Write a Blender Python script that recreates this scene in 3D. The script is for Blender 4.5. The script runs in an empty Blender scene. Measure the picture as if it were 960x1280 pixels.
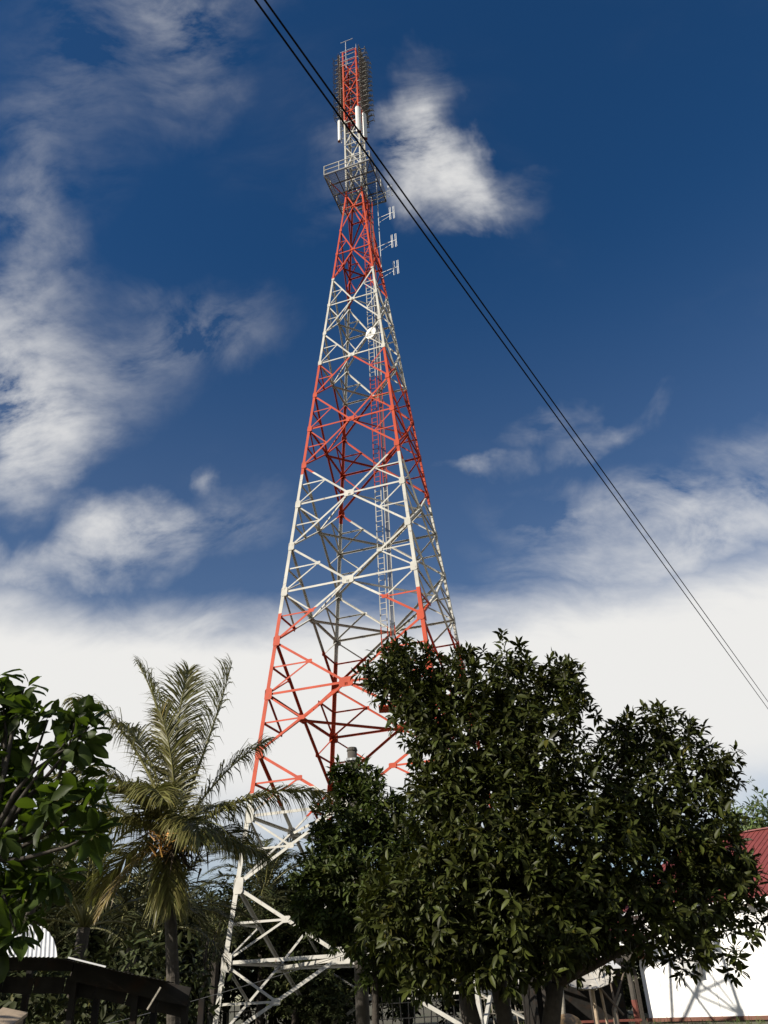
import bpy, math, random
import numpy as np
from mathutils import Matrix, Vector
random.seed(7); rng = np.random.default_rng(11)
scn = bpy.context.scene
COL = scn.collection
R = math.radians

# ------------------------------------------------------------------ camera
EYE = 1.55
F_PX, PITCH, ROLL = 972.0, R(31.96), R(2.86)
cam_d = bpy.data.cameras.new('camera'); cam = bpy.data.objects.new('camera', cam_d); COL.objects.link(cam)
cam_d.sensor_fit = 'VERTICAL'; cam_d.sensor_height = 24.0; cam_d.lens = F_PX / 1280 * 24.0
cam_d.clip_start = 0.05; cam_d.clip_end = 6000
cp, sp, cr, sr = math.cos(PITCH), math.sin(PITCH), math.cos(ROLL), math.sin(ROLL)
Rv, Uv, Fv = Vector((1, 0, 0)), Vector((0, -sp, cp)), Vector((0, cp, sp))
rx, ux = Rv * cr - Uv * sr, Rv * sr + Uv * cr
cam.matrix_world = Matrix(((rx.x, ux.x, -Fv.x, 0), (rx.y, ux.y, -Fv.y, 0), (rx.z, ux.z, -Fv.z, EYE), (0, 0, 0, 1)))
scn.camera = cam

def ray(u, v):
    dx, dy = u - 480, 640 - v
    X, Y = (dx * cr + dy * sr) / F_PX, (-dx * sr + dy * cr) / F_PX
    return np.array([X, cp - Y * sp, sp + Y * cp])
def at(u, v, y):
    r = ray(u, v); return np.array([0, 0, EYE]) + r * (y / r[1])
def ground_at(u, v, z=0.0):
    r = ray(u, v); return np.array([0, 0, EYE]) + r * ((z - EYE) / r[2])
def proj(P):
    P = np.asarray(P, float); x, y, z = P[..., 0], P[..., 1], P[..., 2] - EYE
    d = y * cp + z * sp; u = -y * sp + z * cp
    X, Y = x / d * F_PX, u / d * F_PX
    return np.stack([480 + X * cr - Y * sr, 640 - (X * sr + Y * cr)], -1), d

# ------------------------------------------------------------------ sky, sun, exposure
SUN_AZ, SUN_EL = -123.0, 29.0
sun_dir = Vector((math.sin(R(SUN_AZ)) * math.cos(R(SUN_EL)), math.cos(R(SUN_AZ)) * math.cos(R(SUN_EL)), math.sin(R(SUN_EL))))
sl = bpy.data.lights.new('sun', 'SUN'); sl.energy = 5.0; sl.angle = R(0.5); sl.color = (1.0, 0.93, 0.82)
so = bpy.data.objects.new('sun', sl); COL.objects.link(so)
so.rotation_euler = sun_dir.to_track_quat('Z', 'Y').to_euler(); so.location = (-20, -20, 40)
vs = scn.view_settings
vs.view_transform = 'Standard'; vs.look = 'None'; vs.exposure = 0.45; vs.gamma = 1.0; vs.use_curve_mapping = False

world = bpy.data.worlds.new('World'); scn.world = world; world.use_nodes = True
wt = world.node_tree; wt.nodes.clear()
def W(kind, **kw):
    n = wt.nodes.new(kind)
    for k, v in kw.items(): setattr(n, k, v)
    return n
def WL(a, b): wt.links.new(a, b)
def wmath(op, a, b=None, c=None, clamp=False):
    n = W('ShaderNodeMath', operation=op, use_clamp=clamp)
    for i, x in enumerate((a, b, c)):
        if x is None: continue
        if isinstance(x, (int, float)): n.inputs[i].default_value = x
        else: WL(x, n.inputs[i])
    return n.outputs[0]
def wrange(x, a, b, lo=0.0, hi=1.0):
    n = W('ShaderNodeMapRange', interpolation_type='SMOOTHSTEP', clamp=True)
    WL(x, n.inputs['Value']); n.inputs['From Min'].default_value = a; n.inputs['From Max'].default_value = b
    n.inputs['To Min'].default_value = lo; n.inputs['To Max'].default_value = hi
    return n.outputs['Result']
def build_sky():
    sky = W('ShaderNodeTexSky', sky_type='NISHITA'); sky.sun_disc = False
    sky.sun_elevation = R(SUN_EL); sky.sun_rotation = R(SUN_AZ)
    sky.air_density = 1.0; sky.dust_density = 0.3; sky.ozone_density = 2.5; sky.altitude = 100
    hs = W('ShaderNodeHueSaturation'); hs.inputs['Hue'].default_value = .505; hs.inputs['Saturation'].default_value = SKY_SAT; hs.inputs['Value'].default_value = SKY_VAL
    WL(sky.outputs[0], hs.inputs['Color'])
    tc = W('ShaderNodeTexCoord'); D = tc.outputs['Generated']
    sep = W('ShaderNodeSeparateXYZ'); WL(D, sep.inputs[0]); z = sep.outputs['Z']
    # wispy domain warp
    def noise(vec, scale, detail, rough, dist=0.0):
        n = W('ShaderNodeTexNoise', noise_dimensions='3D'); n.inputs['Scale'].default_value = scale
        n.inputs['Detail'].default_value = detail; n.inputs['Roughness'].default_value = rough
        n.inputs['Distortion'].default_value = dist; WL(vec, n.inputs['Vector']); return n
    def warp(vec, scale, detail, amt):
        n = noise(vec, scale, detail, .6)
        s = W('ShaderNodeVectorMath', operation='SUBTRACT'); WL(n.outputs['Color'], s.inputs[0]); s.inputs[1].default_value = (.5, .5, .5)
        m = W('ShaderNodeVectorMath', operation='SCALE'); WL(s.outputs[0], m.inputs[0]); m.inputs['Scale'].default_value = amt
        a = W('ShaderNodeVectorMath', operation='ADD'); WL(vec, a.inputs[0]); WL(m.outputs[0], a.inputs[1])
        return a.outputs[0]
    DW = warp(warp(D, 2.5, 2, .22), 9.0, 5, .10)
    # cloud bodies: soft ellipsoids in the space of directions, (from, to, half width, strength)
    def ellipsoid(p, q, wid, strength):
        a, b = Vector(ray(*p)).normalized(), Vector(ray(*q)).normalized()
        c = (a + b) / 2; ax = (b - a); L = ax.length / 2 + wid
        if ax.length < 1e-6: ax = c.cross(Vector((0, 0, 1)))
        ax.normalize(); n = c.normalized(); t = n.cross(ax).normalized(); n2 = ax.cross(t)
        M = Matrix((ax, t, n2)).transposed()
        mp = W('ShaderNodeMapping', vector_type='TEXTURE'); WL(DW, mp.inputs['Vector'])
        mp.inputs['Location'].default_value = c; mp.inputs['Rotation'].default_value = M.to_euler('XYZ')
        mp.inputs['Scale'].default_value = (L, wid, wid * 1.4)
        g = W('ShaderNodeTexGradient', gradient_type='SPHERICAL'); WL(mp.outputs[0], g.inputs[0])
        return wmath('MULTIPLY', wmath('POWER', g.outputs['Fac'], 1.5), strength)
    tot = None
    for blob in CLOUDS:
        e = ellipsoid(*blob)
        tot = e if tot is None else wmath('ADD', tot, e)
    stretch = W('ShaderNodeMapping', vector_type='POINT'); WL(warp(D, 3.0, 2, .14), stretch.inputs['Vector']); stretch.inputs['Location'].default_value = (3.1, 1.7, .4)
    stretch.inputs['Rotation'].default_value = (R(20), R(25), R(35)); stretch.inputs['Scale'].default_value = (.9, 2.6, 1.9)
    fine = noise(stretch.outputs[0], 7.5, 10, .60, .1).outputs['Fac']
    wide = noise(stretch.outputs[0], 2.2, 6, .55, .3).outputs['Fac']
    tot = wmath('ADD', tot, wrange(wide, .50, .85, 0, .09))           # faint cirrus all over the sky
    dens = wmath('MULTIPLY', tot, wmath('MAXIMUM', wmath('MULTIPLY_ADD', fine, 6.2, -2.25), .03))
    dens = wmath('MULTIPLY', dens, wmath('MULTIPLY_ADD', wide, 1.6, .2))
    cir = wmath('SUBTRACT', 1.0, wmath('POWER', 2.718, wmath('MULTIPLY', dens, -.235)))   # optical depth -> cover
    # layer of white cloud low round the horizon, blue again below it
    zz = wmath('ADD', z, wmath('MULTIPLY_ADD', wide, .12, -.06))
    zz = wmath('ADD', zz, wmath('MULTIPLY_ADD', fine, .07, -.035))
    band = wmath('MULTIPLY', wrange(zz, .06, .24), wrange(zz, .455, .365))
    cloud = wmath('MAXIMUM', cir, wmath('MULTIPLY', band, .97))
    cloud = wmath('MINIMUM', wmath('MAXIMUM', cloud, wmath('ADD', wmath('MULTIPLY', cloud, .92), wrange(z, .78, .36, 0, .06))), 1.0)   # thin veil towards the horizon
    mix = W('ShaderNodeMix', data_type='RGBA'); mix.clamp_factor = True
    WL(cloud, mix.inputs['Factor']); WL(hs.outputs[0], mix.inputs[6]); mix.inputs[7].default_value = CLOUD_COL
    bg = W('ShaderNodeBackground'); bg.inputs['Strength'].default_value = SKY_STR
    WL(mix.outputs[2], bg.inputs['Color'])
    out = W('ShaderNodeOutputWorld'); WL(bg.outputs[0], out.inputs[0])
SKY_STR, SKY_SAT, SKY_VAL = 0.073, 1.31, 0.83
CLOUD_COL = (8.75, 8.65, 8.4, 1)
CLOUDS = [  # pixel of the photo -> direction: from, to, half width, optical depth
    ((510, 105), (528, 185), .055, 1.8), ((522, 185), (570, 215), .070, 5.5), ((568, 165), (585, 225), .045, 1.8), ((560, 235), (650, 212), .045, 1.3), ((520, 248), (560, 255), .04, 1.2), ((480, 200), (520, 220), .04, .5),
    ((310, 5), (170, 40), .09, .9), ((290, 40), (250, 130), .07, .8), ((200, 90), (60, 190), .12, .45), ((55, 190), (60, 290), .075, .7), ((75, 270), (120, 345), .07, .8), ((120, 180), (60, 260), .10, .3),
    ((95, 330), (50, 420), .07, 1.3), ((0, 450), (160, 430), .11, 1.5), ((150, 410), (330, 385), .065, 1.1), ((5, 490), (22, 560), .105, 6.5), ((30, 565), (110, 592), .035, 1.2),
    ((150, 665), (200, 685), .080, 6.5), ((135, 715), (-20, 730), .060, 4.5), ((220, 680), (360, 640), .06, 1.4), ((262, 598), (264, 600), .028, 1.2),
    ((650, 555), (740, 502), .026, 1.8), ((690, 570), (805, 515), .028, 1.9), ((555, 607), (650, 583), .026, 1.7), ((610, 660), (880, 600), .05, 1.5), ((850, 570), (960, 545), .04, 1.2), ((760, 650), (970, 620), .07, 2.4), ((880, 690), (980, 670), .08, 2.8), ((640, 725), (980, 690), .07, 2.6), ((260, 700), (310, 720), .028, 1.0),
    ((380, 255), (450, 215), .04, .5)]
build_sky()

# ------------------------------------------------------------------ helpers
def mat(name, col, rough=.6, metal=0.0, spec=.5, var=0.0, scale=8.0, bump=0.0, bscale=40.0, transl=0.0, island=0.0, dirt=None, tcol=None):
    m = bpy.data.materials.new(name); m.use_nodes = True; nt = m.node_tree
    b = nt.nodes['Principled BSDF']; b.inputs['Roughness'].default_value = rough; b.inputs['Metallic'].default_value = metal
    b.inputs['Specular IOR Level'].default_value = spec
    c = tuple(col) + (1,)
    rgb = nt.nodes.new('ShaderNodeRGB'); rgb.outputs[0].default_value = c; src = rgb.outputs[0]
    tc = nt.nodes.new('ShaderNodeNewGeometry')
    def nz(s, det=5):
        n = nt.nodes.new('ShaderNodeTexNoise'); n.inputs['Scale'].default_value = s; n.inputs['Detail'].default_value = det
        nt.links.new(tc.outputs['Position'], n.inputs['Vector']); return n.outputs['Fac']
    def hsv(src, fac_out, amt, hue=0.0):
        mr = nt.nodes.new('ShaderNodeMapRange'); nt.links.new(fac_out, mr.inputs[0])
        mr.inputs['From Min'].default_value = .25 if fac_out.name == 'Fac' else 0; mr.inputs['From Max'].default_value = .75 if fac_out.name == 'Fac' else 1
        mr.inputs['To Min'].default_value = 1 - amt; mr.inputs['To Max'].default_value = 1 + amt
        h = nt.nodes.new('ShaderNodeHueSaturation'); nt.links.new(src, h.inputs['Color']); nt.links.new(mr.outputs[0], h.inputs['Value'])
        if hue:
            m2 = nt.nodes.new('ShaderNodeMapRange'); nt.links.new(fac_out, m2.inputs[0])
            m2.inputs['To Min'].default_value = .5 - hue; m2.inputs['To Max'].default_value = .5 + hue * .6
            nt.links.new(m2.outputs[0], h.inputs['Hue'])
        return h.outputs[0]
    if var: src = hsv(src, nz(scale), var)
    if island:
        src = hsv(src, tc.outputs['Random Per Island'], island, .02)
        gt = nt.nodes.new('ShaderNodeMath'); gt.operation = 'GREATER_THAN'; nt.links.new(tc.outputs['Random Per Island'], gt.inputs[0]); gt.inputs[1].default_value = .972
        om = nt.nodes.new('ShaderNodeMix'); om.data_type = 'RGBA'; nt.links.new(gt.outputs[0], om.inputs['Factor']); nt.links.new(src, om.inputs[6])
        om.inputs[7].default_value = (c[0] * 1.9, c[1] * 1.5, c[2] * 1.1, 1); src = om.outputs[2]      # a few old leaves
        oi = nt.nodes.new('ShaderNodeObjectInfo'); src = hsv(src, oi.outputs['Random'], island * .6)
    if dirt:
        n = nz(dirt[1], 8); mr = nt.nodes.new('ShaderNodeMapRange'); nt.links.new(n, mr.inputs[0])
        mr.inputs['From Min'].default_value = dirt[2]; mr.inputs['From Max'].default_value = dirt[2] + .18
        mx = nt.nodes.new('ShaderNodeMix'); mx.data_type = 'RGBA'; nt.links.new(mr.outputs[0], mx.inputs['Factor'])
        nt.links.new(src, mx.inputs[6]); mx.inputs[7].default_value = tuple(dirt[0]) + (1,); src = mx.outputs[2]
    nt.links.new(src, b.inputs['Base Color'])
    if bump:
        bp = nt.nodes.new('ShaderNodeBump'); bp.inputs['Strength'].default_value = bump; bp.inputs['Distance'].default_value = .02
        nt.links.new(nz(bscale), bp.inputs['Height']); nt.links.new(bp.outputs[0], b.inputs['Normal'])
    if transl:
        t = nt.nodes.new('ShaderNodeBsdfTranslucent'); ms = nt.nodes.new('ShaderNodeMixShader'); ms.inputs[0].default_value = transl
        if tcol:
            t.inputs[0].default_value = tuple(tcol) + (1,)
        else: nt.links.new(src, t.inputs[0])
        o = nt.nodes['Material Output']
        nt.links.new(b.outputs[0], ms.inputs[1]); nt.links.new(t.outputs[0], ms.inputs[2]); nt.links.new(ms.outputs[0], o.inputs[0])
    return m

def link(name, me, m=None, parent=None):
    o = bpy.data.objects.new(name, me); COL.objects.link(o)
    if m is not None and me is not None and not me.materials: me.materials.append(m)
    if parent is not None:
        o.parent = parent; o.matrix_parent_inverse = Matrix.Translation(-world_loc(parent))
    return o
def world_loc(o):
    v = Vector(o.location)
    if o.parent is not None: v = v + world_loc(o.parent) - world_loc(o.parent) if o.get('_w') else v
    return v
def tag(o, label=None, cat=None, group=None, kind=None):
    for k, v in (('label', label), ('category', cat), ('group', group), ('kind', kind)):
        if v: o[k] = v
    return o
def empty(name, loc, label, cat, group=None):
    o = bpy.data.objects.new(name, None); COL.objects.link(o); o.location = loc; o.empty_display_size = .2
    return tag(o, label, cat, group)

class MB:
    def __init__(s): s.v = []; s.f = []
    def add(s, verts, faces):
        n = len(s.v); s.v += [tuple(map(float, x)) for x in verts]; s.f += [tuple(n + i for i in f) for f in faces]; return s
    def box(s, c, h, M=None):
        c = np.array(c, float); h = np.array(h, float)
        vs_ = [np.array([sx, sy, sz]) * h for sz in (-1, 1) for sy in (-1, 1) for sx in (-1, 1)]
        if M is not None: vs_ = [np.asarray(M) @ q for q in vs_]
        return s.add([c + q for q in vs_], [(0, 2, 3, 1), (4, 5, 7, 6), (0, 1, 5, 4), (2, 6, 7, 3), (0, 4, 6, 2), (1, 3, 7, 5)])
    def bar(s, p0, p1, w, t=None, up=(0, 0, 1)):
        p0, p1 = np.array(p0, float), np.array(p1, float); d = p1 - p0; L = np.linalg.norm(d); d /= L
        up = np.array(up, float)
        if abs(d @ up) > .98: up = np.array([1., 0, 0])
        sd = np.cross(d, up); sd /= np.linalg.norm(sd); u = np.cross(sd, d)
        return s.box((p0 + p1) / 2, (L / 2, w / 2, (t or w) / 2), np.stack([d, sd, u], 1))
    def tube(s, pts, rad, n=6, cap=True):
        pts = [np.array(p, float) for p in pts]; m = len(pts)
        if not hasattr(rad, '__len__'): rad = [rad] * m
        base = len(s.v); ref = None
        for i, p in enumerate(pts):
            d = pts[min(i + 1, m - 1)] - pts[max(i - 1, 0)]; d = d / (np.linalg.norm(d) + 1e-9)
            if ref is None: ref = np.array([1., 0, 0]) if abs(d[0]) < .9 else np.array([0, 1., 0])
            a = np.cross(d, ref); a /= np.linalg.norm(a); b = np.cross(d, a); ref = np.cross(a, d)
            ref = ref / np.linalg.norm(ref)
            for k in range(n):
                t = 2 * math.pi * k / n
                s.v.append(tuple(p + rad[i] * (a * math.cos(t) + b * math.sin(t))))
        for i in range(m - 1):
            for k in range(n):
                k2 = (k + 1) % n
                s.f.append((base + i * n + k, base + i * n + k2, base + (i + 1) * n + k2, base + (i + 1) * n + k))
        if cap:
            s.f.append(tuple(base + k for k in range(n))[::-1]); s.f.append(tuple(base + (m - 1) * n + k for k in range(n)))
        return s
    def mesh(s, name, smooth=False):
        me = bpy.data.meshes.new(name); me.from_pydata(s.v, [], s.f); me.update()
        if smooth: me.polygons.foreach_set('use_smooth', [True] * len(me.polygons))
        return me
    def build(s, name, m, parent=None, smooth=False): return link(name, s.mesh(name, smooth), m, parent)

# ------------------------------------------------------------------ materials
M_leaf = mat('main_tree_leaf', (.042, .050, .010), .48, spec=.17, island=.65, transl=.09, tcol=(.075, .09, .008))
M_leaf_small = mat('climber_leaf', (.042, .056, .013), .5, spec=.17, island=.5, transl=.12, tcol=(.08, .13, .012))
M_leaf_big = mat('broad_leaf', (.030, .046, .009), .48, spec=.15, island=.5, transl=.24, tcol=(.13, .21, .014))
M_bgleaf = mat('far_leaf', (.036, .044, .014), .6, spec=.2, island=.5, transl=.1)
M_bgleaf2 = mat('far_leaf_fresh', (.075, .105, .028), .55, island=.4, transl=.2)
M_palm = mat('palm_leaflet', (.128, .122, .035), .45, spec=.35, island=.35, transl=.20, tcol=(.14, .15, .03))
M_palm_y = mat('palm_leaflet_yellow', (.17, .125, .022), .5, island=.3, transl=.25)
M_bgpalm = mat('oil_palm_leaflet', (.048, .052, .018), .5, spec=.25, island=.4, transl=.12)
M_rachis = mat('palm_rachis', (.16, .15, .05), .5, var=.2)
M_bark = mat('bark', (.042, .034, .026), .9, var=.35, scale=14, bump=.6, bscale=30)
M_bark_pale = mat('bark_pale', (.28, .25, .20), .9, var=.3, scale=14, bump=.5)
M_palmbark = mat('palm_bark', (.050, .042, .032), .9, var=.35, scale=10, bump=.6, bscale=25)
M_flower = mat('palm_flower', (.24, .125, .022), .6, island=.4)
M_fibre = mat('palm_fibre', (.07, .05, .03), .9, island=.4)
M_conc = mat('concrete', (.30, .29, .27), .85, var=.15, bump=.3)
M_polec = mat('pole_wood', (.065, .057, .047), .9, var=.25, scale=5, bump=.4)
M_wire = mat('cable_sheath', (.006, .006, .008), .8, spec=.1)
M_wire_grey = mat('cable_grey', (.25, .25, .25), .5)
M_steel = mat('galvanised', (.42, .43, .43), .5, metal=.3, var=.12)
M_dark = mat('dark_steel', (.09, .09, .095), .6, var=.2)
M_white = mat('white_plastic', (.74, .74, .71), .45, var=.05)
M_antenna = mat('antenna_metal', (.20, .19, .17), .5, metal=.4, var=.3, scale=30)
M_rust = mat('rust_brown', (.16, .045, .03), .8, var=.3)
M_wall = mat('white_wall', (.80, .80, .78), .8, var=.04, scale=2.0, dirt=((.55, .52, .47), 1.3, .62), bump=.15)
M_roof = mat('red_roof', (.17, .040, .036), .55, var=.15, scale=3, dirt=((.15, .035, .03), 2.0, .60))
M_soffit = mat('yellowed_soffit', (.36, .30, .13), .8, var=.2)
M_plinth = mat('brown_plinth', (.14, .06, .04), .8, var=.2)
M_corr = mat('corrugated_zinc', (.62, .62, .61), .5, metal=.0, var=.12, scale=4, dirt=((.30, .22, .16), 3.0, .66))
M_shaded_old = mat('shaded_old_sheet', (.022, .020, .018), .9, spec=.1, var=.4, scale=4, dirt=((.035, .022, .015), 3.0, .55))  # near-black: the shade on and under the old roofs is put into the colour
M_wood = mat('weathered_wood', (.13, .10, .075), .9, var=.35, scale=12, bump=.4)
M_woodpale = mat('pale_board', (.34, .26, .18), .85, var=.2, scale=9)
M_dish = mat('dish_mesh', (.36, .34, .30), .7, var=.12)
M_earth = mat('earth', (.085, .070, .045), .95, var=.4, scale=1.2, bump=.5, bscale=9, dirt=((.05, .065, .02), .5, .48))
M_grass = mat('grass_blade', (.07, .10, .025), .7, island=.4, transl=.2)
M_hide = mat('calf_hide', (.42, .27, .13), .8, var=.08, dirt=((.025, .02, .018), 1.5, .47))
M_horn = mat('hoof', (.04, .035, .03), .7)

def tower_paint():
    m = bpy.data.materials.new('tower_paint'); m.use_nodes = True; nt = m.node_tree; b = nt.nodes['Principled BSDF']
    g = nt.nodes.new('ShaderNodeNewGeometry'); sp_ = nt.nodes.new('ShaderNodeSeparateXYZ'); nt.links.new(g.outputs['Position'], sp_.inputs[0])
    acc = None
    def M(op, a, b_):
        n = nt.nodes.new('ShaderNodeMath'); n.operation = op
        for i, x in enumerate((a, b_)):
            if isinstance(x, (int, float)): n.inputs[i].default_value = x
            else: nt.links.new(x, n.inputs[i])
        return n.outputs[0]
    for lo, hi in ((8.2, 17.4), (26.6, 35.7), (44.5, 55.35), (65.2, 90)):      # red bands, white between
        r = M('MULTIPLY', M('GREATER_THAN', sp_.outputs['Z'], lo + EYE), M('LESS_THAN', sp_.outputs['Z'], hi + EYE))
        acc = r if acc is None else M('ADD', acc, r)
    mx = nt.nodes.new('ShaderNodeMix'); mx.data_type = 'RGBA'; nt.links.new(acc, mx.inputs['Factor'])
    mx.inputs[6].default_value = (.47, .455, .405, 1); mx.inputs[7].default_value = (.42, .056, .021, 1)
    n = nt.nodes.new('ShaderNodeTexNoise'); n.inputs['Scale'].default_value = 1.1; n.inputs['Detail'].default_value = 7
    nt.links.new(g.outputs['Position'], n.inputs['Vector'])
    mr = nt.nodes.new('ShaderNodeMapRange'); nt.links.new(n.outputs['Fac'], mr.inputs[0]); mr.inputs['From Min'].default_value = .3; mr.inputs['From Max'].default_value = .7
    mr.inputs['To Min'].default_value = .82; mr.inputs['To Max'].default_value = 1.1
    h = nt.nodes.new('ShaderNodeHueSaturation'); nt.links.new(mx.outputs[2], h.inputs['Color']); nt.links.new(mr.outputs[0], h.inputs['Value'])
    n2 = nt.nodes.new('ShaderNodeTexNoise'); n2.inputs['Scale'].default_value = 5.5; n2.inputs['Detail'].default_value = 6; nt.links.new(g.outputs['Position'], n2.inputs['Vector'])
    m2 = nt.nodes.new('ShaderNodeMapRange'); nt.links.new(n2.outputs['Fac'], m2.inputs[0]); m2.inputs['From Min'].default_value = .60; m2.inputs['From Max'].default_value = .74; m2.inputs['To Max'].default_value = .65
    mr2 = nt.nodes.new('ShaderNodeMix'); mr2.data_type = 'RGBA'; nt.links.new(m2.outputs[0], mr2.inputs['Factor']); nt.links.new(h.outputs[0], mr2.inputs[6]); mr2.inputs[7].default_value = (.17, .085, .045, 1)
    nt.links.new(mr2.outputs[2], b.inputs['Base Color']); b.inputs['Roughness'].default_value = .6; b.inputs['Specular IOR Level'].default_value = .2
    return m
M_paint = tower_paint()

# ------------------------------------------------------------------ ground
def ground():
    mb = MB(); n = 60
    xs = np.concatenate([-np.geomspace(3000, 3, 26), np.linspace(-2, 2, 5), np.geomspace(3, 3000, 26)])
    for y in xs:
        for x in xs:
            d = math.hypot(x, y)
            mb.v.append((x, y + 20, (.05 * math.sin(x * .9 + 1) * math.cos(y * .7) if d < 60 else 0) - .06))
    k = len(xs)
    for j in range(k - 1):
        for i in range(k - 1): mb.f.append((j * k + i, j * k + i + 1, (j + 1) * k + i + 1, (j + 1) * k + i))
    o = mb.build('ground', M_earth, smooth=True); tag(o, 'bare earth and grass yard below the tower and trees', 'ground', kind='structure')
ground()

# ------------------------------------------------------------------ lattice tower
TX, TY, PSI = -0.92, 40.0, R(-17.86)
cps, sps = math.cos(PSI), math.sin(PSI)
def T(lx, ly, zr):                                   # tower frame -> world, zr is height above the eye
    return np.array([TX + lx * cps - ly * sps, TY + lx * sps + ly * cps, zr + EYE])
def Tv(lx, ly, z=0): return np.array([lx * cps - ly * sps, lx * sps + ly * cps, z])
def half_w(zr): return max(5.382 - .085 * zr, .715) if zr < 55 else .715
TOP, MTOP = 55.0, 76.3
LEV = {k: 1.48 + (15 - k) * 2.867 for k in range(-3, 17)}; LEV[-4] = TOP
LEV[16] = -1.39
tower = empty('lattice_tower', T(0, 0, -EYE), 'tall red and white banded steel lattice mast rising behind the leafy trees', 'tower')
def norm(a): a = np.array(a, float); return a / np.linalg.norm(a)
def L_section(mb, p0, p1, f1, f2, w1, w2, t):
    """angle iron: heel along p0-p1, one flange along f1, the other along f2"""
    f1, f2 = norm(f1), norm(f2)
    prof = [(0, 0), (w1, 0), (w1, t), (t, t), (t, w2), (0, w2)]
    v = [np.array(p) + f1 * a + f2 * b for p in (p0, p1) for a, b in prof]
    f = [(i, (i + 1) % 6, 6 + (i + 1) % 6, 6 + i) for i in range(6)] + [(5, 4, 3, 2, 1, 0), (6, 7, 8, 9, 10, 11)]
    return mb.add(v, f)
def face_member(name, p0, p1, N, w, inset, parent=tower, trim0=0.0, trim1=0.0, w2=None):
    p0, p1 = np.array(p0, float), np.array(p1, float); N = norm(N)
    d = norm(p1 - p0); p0 = p0 + d * trim0; p1 = p1 - d * trim1
    up = np.cross(N, d); up = norm(up)
    if up[2] < 0: up = -up
    o = -N * inset + up * w / 2
    mb = MB(); L_section(mb, p0 + o, p1 + o, -up, -N, w, w2 or w, max(.012, w * .1))
    return mb.build(name, M_paint, parent)
FACES = [((-1, -1), (1, -1), (0, -1)), ((1, -1), (1, 1), (1, 0)), ((1, 1), (-1, 1), (0, 1)), ((-1, 1), (-1, -1), (-1, 0))]
def corner(c, zr): w = half_w(zr); return T(c[0] * w, c[1] * w, zr)
def plate(c, N, a, b, hx, hz, t=.014, cut=.0, name='gusset_plate'):
    """bolted plate centred at c in the face with normal N; a runs along the face, b up"""
    a, b, N = norm(a), norm(b), norm(N)
    out = [(-hx, -hz * (1 - cut)), (-hx * (1 - cut), -hz), (hx * (1 - cut), -hz), (hx, -hz * (1 - cut)), (hx, hz * (1 - cut)), (hx * (1 - cut), hz), (-hx * (1 - cut), hz), (-hx, hz * (1 - cut))] if cut else [(-hx, -hz), (hx, -hz), (hx, hz), (-hx, hz)]
    n = len(out)
    v = [c + a * x + b * y + N * s for s in (0, t) for x, y in out]
    mb = MB(); mb.add(v, [tuple(range(n))[::-1], tuple(range(n, 2 * n))] + [(i, (i + 1) % n, n + (i + 1) % n, n + i) for i in range(n)])
    return mb.build(name, M_paint, tower)
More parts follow.
